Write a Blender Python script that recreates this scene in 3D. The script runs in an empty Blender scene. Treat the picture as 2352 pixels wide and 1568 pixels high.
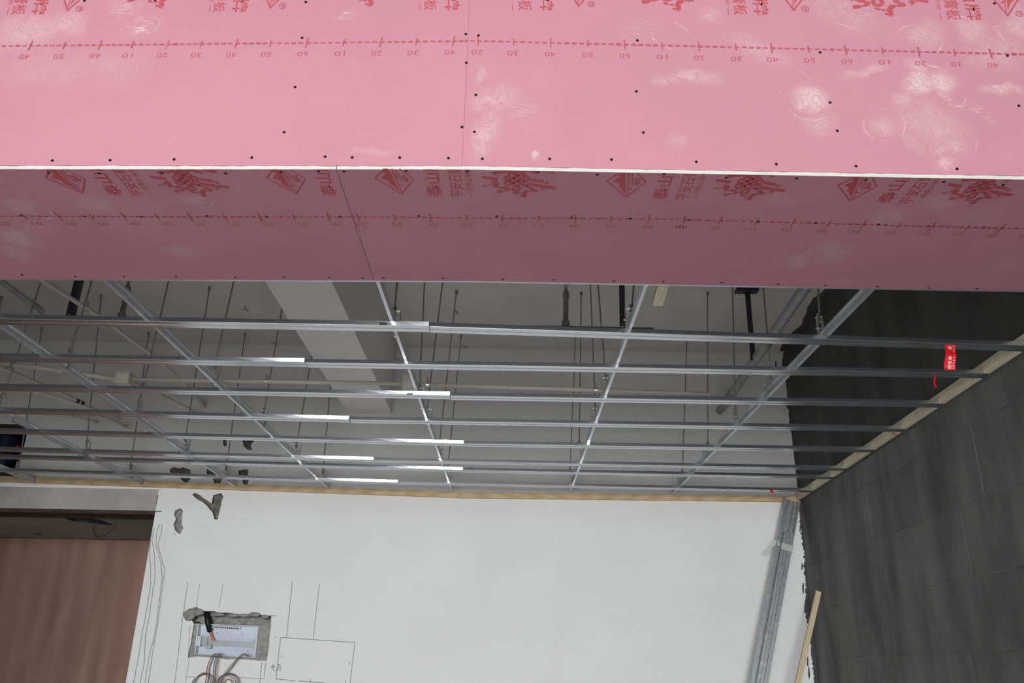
import bpy, bmesh, math, random
from mathutils import Vector, Matrix
import numpy as np

# ------------------------------------------------------------------ camera, world, light, exposure
scene = bpy.context.scene
COL = scene.collection
CAMZ = 1.5
F = 1900.0                                   # focal length in pixels of the 2352 px wide frame
PITCH = math.atan(746 / 1900.0)
ROLL = 0.018
fwd = Vector((0, math.cos(PITCH), math.sin(PITCH)))
up0 = Vector((0, -math.sin(PITCH), math.cos(PITCH)))
rt0 = Vector((1, 0, 0))
rt = rt0 * math.cos(ROLL) + up0 * math.sin(ROLL)
up = up0 * math.cos(ROLL) - rt0 * math.sin(ROLL)
C0 = Vector((0, 0, CAMZ))
cam = bpy.data.cameras.new('camera')
cam.sensor_fit = 'HORIZONTAL'
cam.sensor_width = 36.0
cam.lens = 36.0 * F / 2352
cam.clip_start = 0.05
camo = bpy.data.objects.new('camera', cam)
COL.objects.link(camo)
M = Matrix((rt, up, -fwd)).transposed().to_4x4()
M.translation = C0
camo.matrix_world = M
scene.camera = camo

scene.view_settings.view_transform = 'Standard'
scene.view_settings.look = 'None'
scene.view_settings.gamma = 1.0
scene.view_settings.use_curve_mapping = False
scene.view_settings.exposure = 0.0

w = bpy.data.worlds.new('overcast_sky')
scene.world = w
w.use_nodes = True
w.node_tree.nodes['Background'].inputs[0].default_value = (0.86, 0.93, 1.0, 1)
w.node_tree.nodes['Background'].inputs[1].default_value = 1.0

def area(name, loc, rot, sx, sy, power, color):
    l = bpy.data.lights.new(name, 'AREA')
    l.shape = 'RECTANGLE'; l.size = sx; l.size_y = sy; l.energy = power; l.color = color
    o = bpy.data.objects.new(name, l); COL.objects.link(o)
    o.location = loc; o.rotation_euler = rot
    return o
# overcast daylight coming in through the shop front behind the photographer
area('shopfront_daylight', (-0.85, -6.95, 1.8), (math.radians(53), 0, 0), 4.1, 3.1, 1020, (0.97, 0.985, 1.0))

# ------------------------------------------------------------------ geometry of the place (metres)
H = 2.65            # underside of the pink ceiling boards
ZF = 2.66           # underside of the furring channels
FH = 0.018          # height of a furring channel
ZM = ZF + FH + .001  # underside of the main runners
YF, YFAR = 1.763, 2.404
BEND = -0.132
YB = 6.035          # back wall
ZC = 3.805          # concrete ceiling
WA, WB = Vector((1.970, 2.963)), Vector((2.116, 6.035))
WT = (WB - WA).normalized()
WN = Vector((-WT.y, WT.x))                   # into the room
XL = -7.5         # left wall, far out of the frame
XH = -3.62        # right edge of the dark opening above the door

def ray(x, y): return rt * ((x - 1176) / F) + up * ((784 - y) / F) + fwd
def atZ(x, y, z): d = ray(x, y); return C0 + d * ((z - CAMZ) / d.z)
def atY(x, y, v): d = ray(x, y); return C0 + d * (v / d.y)
def wallx(y): return WA.x + (y - WA.y) * (WB.x - WA.x) / (WB.y - WA.y)
def atW(x, y, off=0.0):
    d = ray(x, y); n = Vector((WN.x, WN.y, 0)); a = Vector((WA.x, WA.y, 0)) + n * off
    return C0 + d * ((a - C0).dot(n) / d.dot(n))
def yedge(x): return YF + 0.031 * max(0.0, BEND - x)
def atF(x, y):
    v = YF
    for _ in range(6):
        p = atY(x, y, v); v = yedge(p.x)
    return atY(x, y, v)

rnd = random.Random(5)

# ------------------------------------------------------------------ mesh helpers
class MB:
    def __init__(s): s.v = []; s.f = []; s.uv = None; s.smooth = False
    def add(s, vs, fs):
        n = len(s.v); s.v += [Vector(p) for p in vs]; s.f += [tuple(i + n for i in f) for f in fs]
        return s
    def box(s, a, b):
        x0, y0, z0 = a; x1, y1, z1 = b
        return s.add([(x0, y0, z0), (x1, y0, z0), (x1, y1, z0), (x0, y1, z0), (x0, y0, z1), (x1, y0, z1), (x1, y1, z1), (x0, y1, z1)],
                     [(0, 3, 2, 1), (4, 5, 6, 7), (0, 1, 5, 4), (1, 2, 6, 5), (2, 3, 7, 6), (3, 0, 4, 7)])
    def obox(s, c, ax, h):
        vs = []
        for k in (-1, 1):
            for i, j in ((-1, -1), (1, -1), (1, 1), (-1, 1)):
                vs.append(Vector(c) + ax[0] * (i * h[0]) + ax[1] * (j * h[1]) + ax[2] * (k * h[2]))
        return s.add(vs, [(0, 3, 2, 1), (4, 5, 6, 7), (0, 1, 5, 4), (1, 2, 6, 5), (2, 3, 7, 6), (3, 0, 4, 7)])
    def bar(s, p0, p1, wdt, hgt, side=None):
        """box beam between two points; side = direction of the width"""
        p0 = Vector(p0); p1 = Vector(p1); d = (p1 - p0); L = d.length; d.normalize()
        sd = Vector(side) if side is not None else d.cross(Vector((0, 0, 1)))
        sd = (sd - d * sd.dot(d)).normalized(); u = sd.cross(d).normalized()
        return s.obox((p0 + p1) / 2, (d, sd, u), (L / 2, wdt / 2, hgt / 2))
    def prism(s, poly, d):
        """poly: planar 3-D outline, d: extrusion vector"""
        n = len(poly); d = Vector(d)
        a = [Vector(p) for p in poly]
        return s.add(a + [p + d for p in a], [tuple(range(n))[::-1], tuple(range(n, 2 * n))] + [(i, (i + 1) % n, n + (i + 1) % n, n + i) for i in range(n)])
    def tube(s, pts, r, n=8, caps=True):
        pts = [Vector(p) for p in pts]; base = len(s.v); N = len(pts)
        rs = r if isinstance(r, (list, tuple)) else [r] * N
        prev = None
        for i, p in enumerate(pts):
            t = (pts[min(i + 1, N - 1)] - pts[max(i - 1, 0)]).normalized()
            if prev is None:
                a = t.cross(Vector((0, 0, 1)))
                if a.length < 1e-3: a = t.cross(Vector((1, 0, 0)))
            else:
                a = prev - t * prev.dot(t)
            a.normalize(); prev = a; b = t.cross(a)
            for k in range(n):
                q = 2 * math.pi * k / n
                s.v.append(p + (a * math.cos(q) + b * math.sin(q)) * rs[i])
        for i in range(N - 1):
            for k in range(n):
                k2 = (k + 1) % n
                s.f.append((base + i * n + k, base + i * n + k2, base + (i + 1) * n + k2, base + (i + 1) * n + k))
        if caps:
            s.f.append(tuple(base + k for k in range(n))[::-1]); s.f.append(tuple(base + (N - 1) * n + k for k in range(n)))
        return s
    def loft(s, rings, closed=True):
        base = len(s.v); n = len(rings[0])
        for r in rings: s.v += [Vector(p) for p in r]
        for i in range(len(rings) - 1):
            for k in range(n):
                k2 = (k + 1) % n
                s.f.append((base + i * n + k, base + (i + 1) * n + k, base + (i + 1) * n + k2, base + i * n + k2))
        s.f.append(tuple(base + k for k in range(n)))
        s.f.append(tuple(base + (len(rings) - 1) * n + k for k in range(n))[::-1])
        return s
    def disc(s, c, n, r, h, seg=8):
        """short cylinder from c along n"""
        n = Vector(n).normalized()
        return s.tube([Vector(c), Vector(c) + n * h], r, seg)

def thick(profile, t):
    """open 2-D polyline -> closed outline of a sheet of thickness t"""
    P = [Vector(p) for p in profile]; off = []
    for i, p in enumerate(P):
        d0 = (P[i] - P[i - 1]).normalized() if i > 0 else None
        d1 = (P[i + 1] - P[i]).normalized() if i < len(P) - 1 else None
        if d0 is None: d0 = d1
        if d1 is None: d1 = d0
        n0 = Vector((-d0.y, d0.x)); n1 = Vector((-d1.y, d1.x)); m = (n0 + n1)
        m = m / max(0.3, m.dot(n0)); off.append(p + m * t)
    return [tuple(p) for p in P] + [tuple(p) for p in off[::-1]]

def setp(o, label=None, cat=None, group=None, kind=None):
    if label: o['label'] = label
    if cat: o['category'] = cat
    if group: o['group'] = group
    if kind: o['kind'] = kind
    return o

def wloc(o):
    p = Vector(o.location)
    while o.parent: o = o.parent; p += Vector(o.location)
    return p

def build(mb, name, mat, parent=None, origin=None, smooth=False, fix=True):
    vs = mb.v
    if origin is None:
        xs = [v.x for v in vs]; ys = [v.y for v in vs]; zs = [v.z for v in vs]
        origin = Vector(((min(xs) + max(xs)) / 2, (min(ys) + max(ys)) / 2, min(zs)))
    origin = Vector(origin)
    me = bpy.data.meshes.new(name)
    me.from_pydata([tuple(v - origin) for v in vs], [], mb.f)
    if fix:
        bm = bmesh.new(); bm.from_mesh(me); bmesh.ops.recalc_face_normals(bm, faces=bm.faces); bm.to_mesh(me); bm.free()
    if mb.uv:
        lay = me.uv_layers.new(name='UVMap')
        for l in me.loops:
            lay.data[l.index].uv = mb.uv(vs[l.vertex_index])
    if smooth:
        me.polygons.foreach_set('use_smooth', [True] * len(me.polygons))
    me.materials.append(mat)
    o = bpy.data.objects.new(name, me); COL.objects.link(o)
    if parent is not None:
        o.parent = parent; o.location = origin - wloc(parent)
    else:
        o.location = origin
    return o

def linked(mesh_obj, loc, parent):
    """another object of the same mesh at a world position"""
    c = mesh_obj.copy(); COL.objects.link(c); c.parent = parent; c.location = Vector(loc) - wloc(parent)
    return c

def empty(name, loc, label=None, cat=None, group=None):
    o = bpy.data.objects.new(name, None); o.empty_display_size = .05
    COL.objects.link(o); o.location = loc
    return setp(o, label, cat, group)

def plate(outer, holes, fmap, mb=None, depth=0.04, jitter=0.0, back=True):
    """face with holes (2-D outlines) mapped by fmap(u, v, d); every hole gets sides and a rough back"""
    mb = mb or MB()
    bm = bmesh.new(); edges = []
    for loop in [outer] + [h[0] for h in holes]:
        vs = [bm.verts.new((p[0], p[1], 0)) for p in loop]
        edges += [bm.edges.new((vs[i], vs[(i + 1) % len(vs)])) for i in range(len(vs))]
    bmesh.ops.triangle_fill(bm, use_beauty=True, use_dissolve=False, edges=edges)
    bm.verts.index_update()
    mb.add([fmap(v.co.x, v.co.y, 0) for v in bm.verts], [tuple(v.index for v in f.verts) for f in bm.faces])
    bm.free()
    return mb

def cavity(poly, fmap, depth, jitter=0.01, shrink=0.9, back=True):
    mb = MB(); n = len(poly); cx = sum(p[0] for p in poly) / n; cy = sum(p[1] for p in poly) / n
    r = random.Random(int(abs(cx * 1000) + abs(cy * 777)))
    A = [fmap(p[0], p[1], 0) for p in poly]
    B = [fmap(cx + (p[0] - cx) * shrink, cy + (p[1] - cy) * shrink, depth * (1 + r.uniform(-.35, .25) * (jitter > 0))) for p in poly]
    Cn = [fmap(cx + (p[0] - cx) * shrink * .5 + r.uniform(-jitter, jitter), cy + (p[1] - cy) * shrink * .5 + r.uniform(-jitter, jitter), depth * (1 + r.uniform(-.4, .35) * (jitter > 0))) for p in poly]
    mb.add(A + B + Cn + [fmap(cx, cy, depth)],
           [(i, (i + 1) % n, n + (i + 1) % n, n + i) for i in range(n)]
           + ([(n + i, n + (i + 1) % n, 2 * n + (i + 1) % n, 2 * n + i) for i in range(n)]
              + [(2 * n + i, 2 * n + (i + 1) % n, 3 * n) for i in range(n)] if back else []))
    return mb

def rough_outline(poly, step, amp, seed=1):
    """2-D outline broken into short ragged edges"""
    r = random.Random(seed); out = []
    for i, p in enumerate(poly):
        q = poly[(i + 1) % len(poly)]; L = math.hypot(q[0] - p[0], q[1] - p[1]); k = max(1, int(L / step))
        for j in range(k):
            t = j / k; a = amp if j else amp * .3
            out.append((p[0] + (q[0] - p[0]) * t + r.uniform(-a, a), p[1] + (q[1] - p[1]) * t + r.uniform(-a, a)))
    return out

# ------------------------------------------------------------------ materials
def nt(m): return m.node_tree.nodes, m.node_tree.links
def mat(name, col, rough=0.6, metal=0.0, var=0.12, scale=6.0, bump=0.0, bscale=80.0, var2=None, spec=0.4, stretch=None, detail=5.0):
    m = bpy.data.materials.new(name); m.use_nodes = True
    N, L = nt(m); b = N['Principled BSDF']
    b.inputs['Roughness'].default_value = rough; b.inputs['Metallic'].default_value = metal
    b.inputs['Specular IOR Level'].default_value = spec
    tc = N.new('ShaderNodeTexCoord'); mp = N.new('ShaderNodeMapping'); L.new(tc.outputs['Object'], mp.inputs[0])
    if stretch: mp.inputs['Scale'].default_value = stretch
    nz = N.new('ShaderNodeTexNoise'); nz.inputs['Scale'].default_value = scale; nz.inputs['Detail'].default_value = detail
    nz.inputs['Roughness'].default_value = 0.6
    L.new(mp.outputs[0], nz.inputs['Vector'])
    cr = N.new('ShaderNodeValToRGB'); L.new(nz.outputs['Fac'], cr.inputs[0])
    c2 = var2 if var2 else tuple(min(1, c * (1 + var)) for c in col)
    c1 = tuple(c * (1 - var) for c in col) if not var2 else col
    cr.color_ramp.elements[0].position = .32; cr.color_ramp.elements[1].position = .68
    cr.color_ramp.elements[0].color = (*c1, 1); cr.color_ramp.elements[1].color = (*c2, 1)
    L.new(cr.outputs[0], b.inputs['Base Color'])
    if bump:
        n2 = N.new('ShaderNodeTexNoise'); n2.inputs['Scale'].default_value = bscale; n2.inputs['Detail'].default_value = 6
        L.new(tc.outputs['Object'], n2.inputs['Vector'])
        bp = N.new('ShaderNodeBump'); bp.inputs['Strength'].default_value = bump; bp.inputs['Distance'].default_value = .01
        L.new(n2.outputs['Fac'], bp.inputs['Height']); L.new(bp.outputs[0], b.inputs['Normal'])
    m['ramp'] = cr.name
    return m

def board_mat(name, smudges, seed):
    """pink paper of the gypsum boards, with plaster dust rubbed on in patches (UV = metres on the board)"""
    m = mat(name, (0.455, 0.208, 0.262), rough=.7, var=.035, scale=2.2, bump=.03, bscale=300, spec=.18)
    N, L = nt(m); b = N['Principled BSDF']; base = b.inputs['Base Color'].links[0].from_socket
    uv = N.new('ShaderNodeUVMap'); uv.uv_map = 'UVMap'
    def noise(scale, detail, lo, hi, dist=0.0, stretch=None):
        mp = N.new('ShaderNodeMapping'); L.new(uv.outputs[0], mp.inputs[0]); mp.inputs['Location'].default_value = (seed * 3.7, seed * 1.3, 0)
        if stretch: mp.inputs['Scale'].default_value = stretch
        n = N.new('ShaderNodeTexNoise'); n.inputs['Scale'].default_value = scale; n.inputs['Detail'].default_value = detail
        n.inputs['Roughness'].default_value = .65; n.inputs['Distortion'].default_value = dist
        L.new(mp.outputs[0], n.inputs['Vector'])
        r = N.new('ShaderNodeMapRange'); r.inputs[1].default_value = lo; r.inputs[2].default_value = hi; L.new(n.outputs['Fac'], r.inputs[0])
        return r.outputs[0]
    def math_(op, a, bb):
        k = N.new('ShaderNodeMath'); k.operation = op
        for i, q in enumerate((a, bb)):
            if isinstance(q, (int, float)): k.inputs[i].default_value = q
            else: L.new(q, k.inputs[i])
        return k.outputs[0]
    fine = noise(55, 8, .36, .66, 1.4)
    scratch = noise(16, 8, .50, .63, 2.5, (1.0, 5.0, 1))
    total = None
    # shared warp so that no patch keeps a clean outline
    wn_ = N.new('ShaderNodeTexNoise'); wn_.inputs['Scale'].default_value = 13; wn_.inputs['Detail'].default_value = 4; L.new(uv.outputs[0], wn_.inputs['Vector'])
    w2 = N.new('ShaderNodeVectorMath'); w2.operation = 'MULTIPLY_ADD'; L.new(wn_.outputs['Color'], w2.inputs[0]); w2.inputs[1].default_value = (.075, .075, 0); 
    w0 = N.new('ShaderNodeVectorMath'); w0.operation = 'SUBTRACT'; L.new(uv.outputs[0], w0.inputs[0]); w0.inputs[1].default_value = (.0375, .0375, 0); L.new(w0.outputs[0], w2.inputs[2])
    fineB = math_('ADD', math_('MULTIPLY', fine, .70), .35)
    brk = N.new('ShaderNodeMapRange'); brk.inputs[1].default_value = .50; brk.inputs[2].default_value = .64; L.new(wn_.outputs['Fac'], brk.inputs[0])
    arcm = math_('MULTIPLY', brk.outputs[0], math_('ADD', math_('MULTIPLY', fine, .6), .4))
    wv = N.new('ShaderNodeTexWave'); wv.inputs['Scale'].default_value = 42; wv.inputs['Distortion'].default_value = 14; wv.inputs['Detail'].default_value = 2; wv.inputs['Detail Scale'].default_value = .35; wv.wave_type = 'BANDS'; wv.bands_direction = 'DIAGONAL'
    L.new(w2.outputs[0], wv.inputs['Vector'])
    trowel = math_('MULTIPLY', math_('ADD', math_('MULTIPLY', wv.outputs['Fac'], .42), .62), fineB)
    w3 = N.new('ShaderNodeVectorMath'); w3.operation = 'MULTIPLY_ADD'; L.new(wn_.outputs['Color'], w3.inputs[0]); w3.inputs[1].default_value = (.034, .034, 0)
    w4 = N.new('ShaderNodeVectorMath'); w4.operation = 'SUBTRACT'; L.new(uv.outputs[0], w4.inputs[0]); w4.inputs[1].default_value = (.017, .017, 0); L.new(w4.outputs[0], w3.inputs[2])
    sums = {}
    for (cx, cy, rx, ry, rot, st, kind) in smudges:
        mp = N.new('ShaderNodeMapping'); mp.vector_type = 'TEXTURE'
        mp.inputs['Location'].default_value = (cx, cy, 0); mp.inputs['Rotation'].default_value = (0, 0, rot); mp.inputs['Scale'].default_value = (rx, ry, 1)
        L.new((w3 if kind == 'arc' else w2).outputs[0], mp.inputs[0])
        ln = N.new('ShaderNodeVectorMath'); ln.operation = 'LENGTH'; L.new(mp.outputs[0], ln.inputs[0])
        v = ln.outputs['Value']
        if kind == 'arc': v = math_('ABSOLUTE', math_('SUBTRACT', v, .85), 0)
        r = N.new('ShaderNodeMapRange'); r.interpolation_type = 'SMOOTHSTEP'
        r.inputs[1].default_value = .055 if kind == 'arc' else 1.0; r.inputs[2].default_value = 0 if kind == 'arc' else .15; r.inputs[3].default_value = 0; r.inputs[4].default_value = st
        L.new(v, r.inputs[0])
        sums[kind] = r.outputs[0] if kind not in sums else math_('MAXIMUM', sums[kind], r.outputs[0])
    mod = {'ring': trowel, 'soft': trowel, 'scratch': scratch, 'arc': arcm, 'fine': fine}
    for kind, q in sums.items():
        q = math_('MULTIPLY', q, mod[kind]); total = q if total is None else math_('MAXIMUM', total, q)
    # faint overall dusting
    total = math_('MAXIMUM', total, math_('MULTIPLY', noise(230, 3, .68, .80), .35))
    mx = N.new('ShaderNodeMix'); mx.data_type = 'RGBA'; L.new(total, mx.inputs[0]); L.new(base, mx.inputs[6]); mx.inputs[7].default_value = (.64, .54, .55, 1)
    L.new(mx.outputs[2], b.inputs['Base Color'])
    return m

def wood_mat(name, c1, c2, rough, stretch, scale=5.0, knots=True):
    m = bpy.data.materials.new(name); m.use_nodes = True; N, L = nt(m); b = N['Principled BSDF']; b.inputs['Roughness'].default_value = rough
    b.inputs['Specular IOR Level'].default_value = .3
    tc = N.new('ShaderNodeTexCoord'); mp = N.new('ShaderNodeMapping'); mp.inputs['Scale'].default_value = stretch; L.new(tc.outputs['Object'], mp.inputs[0])
    nz = N.new('ShaderNodeTexNoise'); nz.inputs['Scale'].default_value = scale; nz.inputs['Detail'].default_value = 7; nz.inputs['Distortion'].default_value = 1.2
    L.new(mp.outputs[0], nz.inputs['Vector'])
    wv = N.new('ShaderNodeTexWave'); wv.inputs['Scale'].default_value = scale * .35; wv.inputs['Distortion'].default_value = 7; wv.inputs['Detail'].default_value = 4
    L.new(mp.outputs[0], wv.inputs['Vector'])
    mxf = N.new('ShaderNodeMath'); mxf.operation = 'MULTIPLY_ADD'; mxf.inputs[1].default_value = .35 if knots else .16; L.new(wv.outputs['Fac'], mxf.inputs[0])
    h = N.new('ShaderNodeMath'); h.operation = 'MULTIPLY'; h.inputs[1].default_value = .65 if knots else .84; L.new(nz.outputs['Fac'], h.inputs[0]); L.new(h.outputs[0], mxf.inputs[2])
    cr = N.new('ShaderNodeValToRGB'); cr.color_ramp.elements[0].position = .25; cr.color_ramp.elements[1].position = .75
    cr.color_ramp.elements[0].color = (*c1, 1); cr.color_ramp.elements[1].color = (*c2, 1); L.new(mxf.outputs[0], cr.inputs[0])
    out = cr.outputs[0]
    if knots:
        vo = N.new('ShaderNodeTexVoronoi'); vo.inputs['Scale'].default_value = 5; L.new(tc.outputs['Object'], vo.inputs['Vector'])
        r = N.new('ShaderNodeMapRange'); r.inputs[1].default_value = .10; r.inputs[2].default_value = .04; L.new(vo.outputs['Distance'], r.inputs[0])
        mx = N.new('ShaderNodeMix'); mx.data_type = 'RGBA'; L.new(r.outputs[0], mx.inputs[0]); L.new(out, mx.inputs[6]); mx.inputs[7].default_value = (c1[0] * .5, c1[1] * .4, c1[2] * .35, 1)
        out = mx.outputs[2]
    L.new(out, b.inputs['Base Color'])
    return m

m_conc = mat('ceiling_paint', (.66, .645, .61), .85, var=.06, scale=1.5, bump=.05, bscale=40)
m_beam = mat('beam_paint', (.82, .805, .78), .85, var=.05, scale=1.5, bump=.05, bscale=40)
m_white = mat('white_plaster', (.80, .80, .795), .8, var=.035, scale=1.3, bump=.04, bscale=60)
m_lintelw = mat('lintel_plaster', (.38, .37, .35), .85, var=.18, scale=2.5, bump=.06, bscale=60)
m_dark = mat('dark_coated_wall', (.070, .071, .070), .8, var=.35, scale=2.0, bump=.06, bscale=60, stretch=(1.6, 1.6, .45))
m_block = mat('dark_coated_block', (.112, .113, .111), .78, var=.42, scale=2.2, bump=.08, bscale=70, stretch=(1.6, 1.6, .6))
_N, _L = nt(m_block); _cr = _N[m_block['ramp']]; _oi = _N.new('ShaderNodeObjectInfo'); _mr = _N.new('ShaderNodeMapRange'); _mr.inputs[3].default_value = .90; _mr.inputs[4].default_value = 1.10
_geo = _N.new('ShaderNodeNewGeometry')
for _k in [n for n in _N if n.type == 'MAPPING']: _L.new(_geo.outputs['Position'], _k.inputs[0])
_L.new(_oi.outputs['Random'], _mr.inputs[0]); _mx = _N.new('ShaderNodeVectorMath'); _mx.operation = 'SCALE'; _L.new(_cr.outputs[0], _mx.inputs[0]); _L.new(_mr.outputs[0], _mx.inputs['Scale']); _L.new(_mx.outputs[0], _N['Principled BSDF'].inputs['Base Color'])
m_joint = mat('block_joint', (.13, .132, .128), .85, var=.7, scale=5)
m_floor = mat('concrete_floor', (.76, .75, .735), .8, var=.10, scale=1.2, bump=.05)
m_galv = mat('galvanised_steel', (.60, .62, .64), .36, .62, var=.08, scale=30, bump=.01, bscale=200, detail=3)
m_galv2 = mat('galvanised_channel', (.60, .62, .65), .20, .95, var=.07, scale=90, bump=.008, bscale=260, detail=3)
m_stud = mat('galvanised_stud', (.40, .42, .425), .40, .80, var=.22, scale=40, bump=.02, bscale=160)
m_rod = mat('steel_rod', (.30, .30, .29), .5, .3, var=.2, scale=40)
m_nut = mat('zinc_fitting', (.55, .55, .54), .35, .9, var=.15, scale=60)
m_black = mat('black_steel', (.050, .050, .052), .5, .2, var=.2, scale=15)
m_gpipe = mat('grey_pipe', (.34, .35, .35), .5, .3, var=.25, scale=9)
m_spr = mat('green_grey_pipe', (.24, .25, .22), .55, .2, var=.25, scale=20)
m_cream = mat('cream_conduit', (.56, .53, .46), .45, var=.05, scale=6)
m_pine = wood_mat('pine_wood', (.50, .36, .20), (.66, .50, .30), .65, (1, 12, 12))
m_pineY = wood_mat('pine_wood_along', (.60, .53, .38), (.74, .66, .49), .65, (12, 1, 12))
m_stick = wood_mat('pine_stick', (.52, .42, .27), (.64, .53, .36), .65, (10, 10, 1))
m_ply = wood_mat('red_plywood', (.30, .165, .122), (.47, .29, .225), .6, (2.6, 1, .45), 1.7, knots=False)
m_old = wood_mat('old_formwork', (.035, .022, .017), (.085, .052, .04), .85, (1, 10, 10), knots=False)
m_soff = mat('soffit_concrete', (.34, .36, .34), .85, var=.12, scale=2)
m_gyp = mat('gypsum_core', (.55, .54, .505), .85, var=.05, scale=60, bump=.1, bscale=200)
m_back = mat('grey_board_back', (.16, .155, .145), .85, var=.06, scale=5)
m_ink = mat('red_ink', (.38, .045, .058), .6, scale=55, var2=(.43, .09, .11))
m_inkd = mat('dry_red_ink', (.37, .05, .066), .6, var2=(.42, .115, .145), scale=120)
m_inkf = mat('faint_red_ink', (.31, .055, .07), .6, var2=(.39, .125, .15), scale=40)
m_screw = mat('black_screw', (.012, .011, .012), .45, .5, var=.2)
m_pencil = mat('pencil_grey', (.09, .09, .09), .8, var=.4, scale=70)
m_scribe = mat('scribed_line', (.36, .365, .36), .85, var=.3, scale=50)
m_mortar = mat('raw_mortar', (.32, .318, .305), .95, var=.3, scale=30, bump=.5, bscale=110)
m_chase = mat('broken_plaster', (.20, .185, .165), .95, var=.45, scale=25, bump=.6, bscale=120)
m_boxw = mat('white_steel_box', (.70, .73, .76), .4, var=.03, scale=10)
m_boxb = mat('pale_blue_back_panel', (.60, .68, .76), .4, var=.03, scale=6)
m_lilac = mat('lilac_paper', (.62, .62, .76), .6, var=.03, scale=6)
m_rail = mat('rail_steel', (.36, .385, .40), .45, .3, var=.1, scale=30)
m_rubber = mat('black_rubber', (.012, .012, .013), .5, var=.2)
m_copper = mat('orange_wire', (.62, .22, .13), .5, var=.1)
m_wred = mat('red_wire', (.30, .035, .035), .45); m_wgrn = mat('green_wire', (.05, .16, .11), .45)
m_wyel = mat('yellow_wire', (.42, .33, .10), .45); m_wblu = mat('blue_wire', (.06, .12, .28), .45); m_wprp = mat('purple_wire', (.13, .07, .17), .45)
m_red = mat('red_plastic_tape', (.62, .012, .018), .4, var=.1, scale=30)
m_wtxt = mat('white_lettering', (.80, .72, .72), .6, var=.05)
m_tape = bpy.data.materials.new('clear_tape'); m_tape.use_nodes = True
_N, _L = nt(m_tape); _b = _N['Principled BSDF']; _b.inputs['Base Color'].default_value = (.78, .78, .74, 1); _b.inputs['Roughness'].default_value = .25
_n = _N.new('ShaderNodeTexNoise'); _n.inputs['Scale'].default_value = 30; _r = _N.new('ShaderNodeMapRange'); _r.inputs[3].default_value = .3; _r.inputs[4].default_value = .6
_L.new(_n.outputs['Fac'], _r.inputs[0]); _L.new(_r.outputs[0], _b.inputs['Alpha'])
m_leftw = mat('left_wall_paint', (.16, .15, .14), .85, var=.15, scale=2)
m_navy = mat('navy_cable_jacket', (.02, .025, .07), .5)
m_alu = mat('window_frame_paint', (.25, .26, .27), .4, .5)

# ------------------------------------------------------------------ the room
def struct(o): o['kind'] = 'structure'; return o
Y0 = -7.1
fl = struct(build(MB().box((XL - .2, Y0, -.12), (2.6, 7.9, 0)), 'floor', m_floor))
ceil = struct(build(MB().box((XL - .3, Y0, ZC), (2.6, YB + .25, ZC + .15)), 'ceiling', m_conc))

# right wall: dark coated masonry; its blocks below the ceiling batten are built one by one
def wr(t, z, off=0.0):
    p = WA + WT * t + WN * off
    return Vector((p.x, p.y, z))
T0, T1 = -(WA.y - Y0) / WT.y, (WB - WA).length
mb = MB()
mb.prism([wr(T0, 0), wr(T1, 0), wr(T1, ZC), wr(T0, ZC)], Vector((-WN.x, -WN.y, 0)) * .2)
wall_r = struct(build(mb, 'wall_right', m_dark))
rows = [(2.50, 2.668, [.83 + .645 * k for k in range(-2, 4)]), (2.192, 2.50, [.483 + .64 * k for k in range(-2, 5)]),
        (1.892, 2.192, [.06 + .648 * k for k in range(-2, 6)]), (1.590, 1.892, [.498 + .65 * k for k in range(-2, 5)]),
        (1.286, 1.590, [.20 + .65 * k for k in range(-2, 6)]), (.98, 1.286, [.55 + .65 * k for k in range(-2, 5)])]
mb = MB(); mb.prism([wr(-.9, .98, .0005), wr(T1 - .002, .98, .0005), wr(T1 - .002, 2.640, .0005), wr(-.9, 2.640, .0005)], Vector((WN.x, WN.y, 0)) * .0012)
build(mb, 'joint_mortar', m_joint, wall_r)
brnd = random.Random(3)
for (z0, z1, js) in rows:
    js = [j for j in js if -.9 < j < T1 - .02]
    js = [-.9] + js + [T1 - .002]
    for a, b_ in zip(js[:-1], js[1:]):
        if b_ - a < .05: continue
        g = .0016; zz1 = min(z1, 2.645)
        d = .0030 + brnd.uniform(-.0006, .0010); c = .0012
        ring0 = [wr(a + g, z0 + g, .0006), wr(b_ - g, z0 + g, .0006), wr(b_ - g, zz1 - g, .0006), wr(a + g, zz1 - g, .0006)]
        ring1 = [wr(a + g + c, z0 + g + c, d), wr(b_ - g - c, z0 + g + c, d), wr(b_ - g - c, zz1 - g - c, d), wr(a + g + c, zz1 - g - c, d)]
        build(MB().loft([ring0, ring1]), 'block', m_block, wall_r)

struct(build(MB().box((XL - .2, Y0, 0), (XL, YB + .1, ZC)), 'wall_left', m_leftw))
struct(build(MB().box((-3.2, Y0, 0), (-3.02, 1.70, ZC)), 'wall_light_blocker', m_leftw))  # added out-of-view partition, keeps window daylight off the far left

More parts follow.
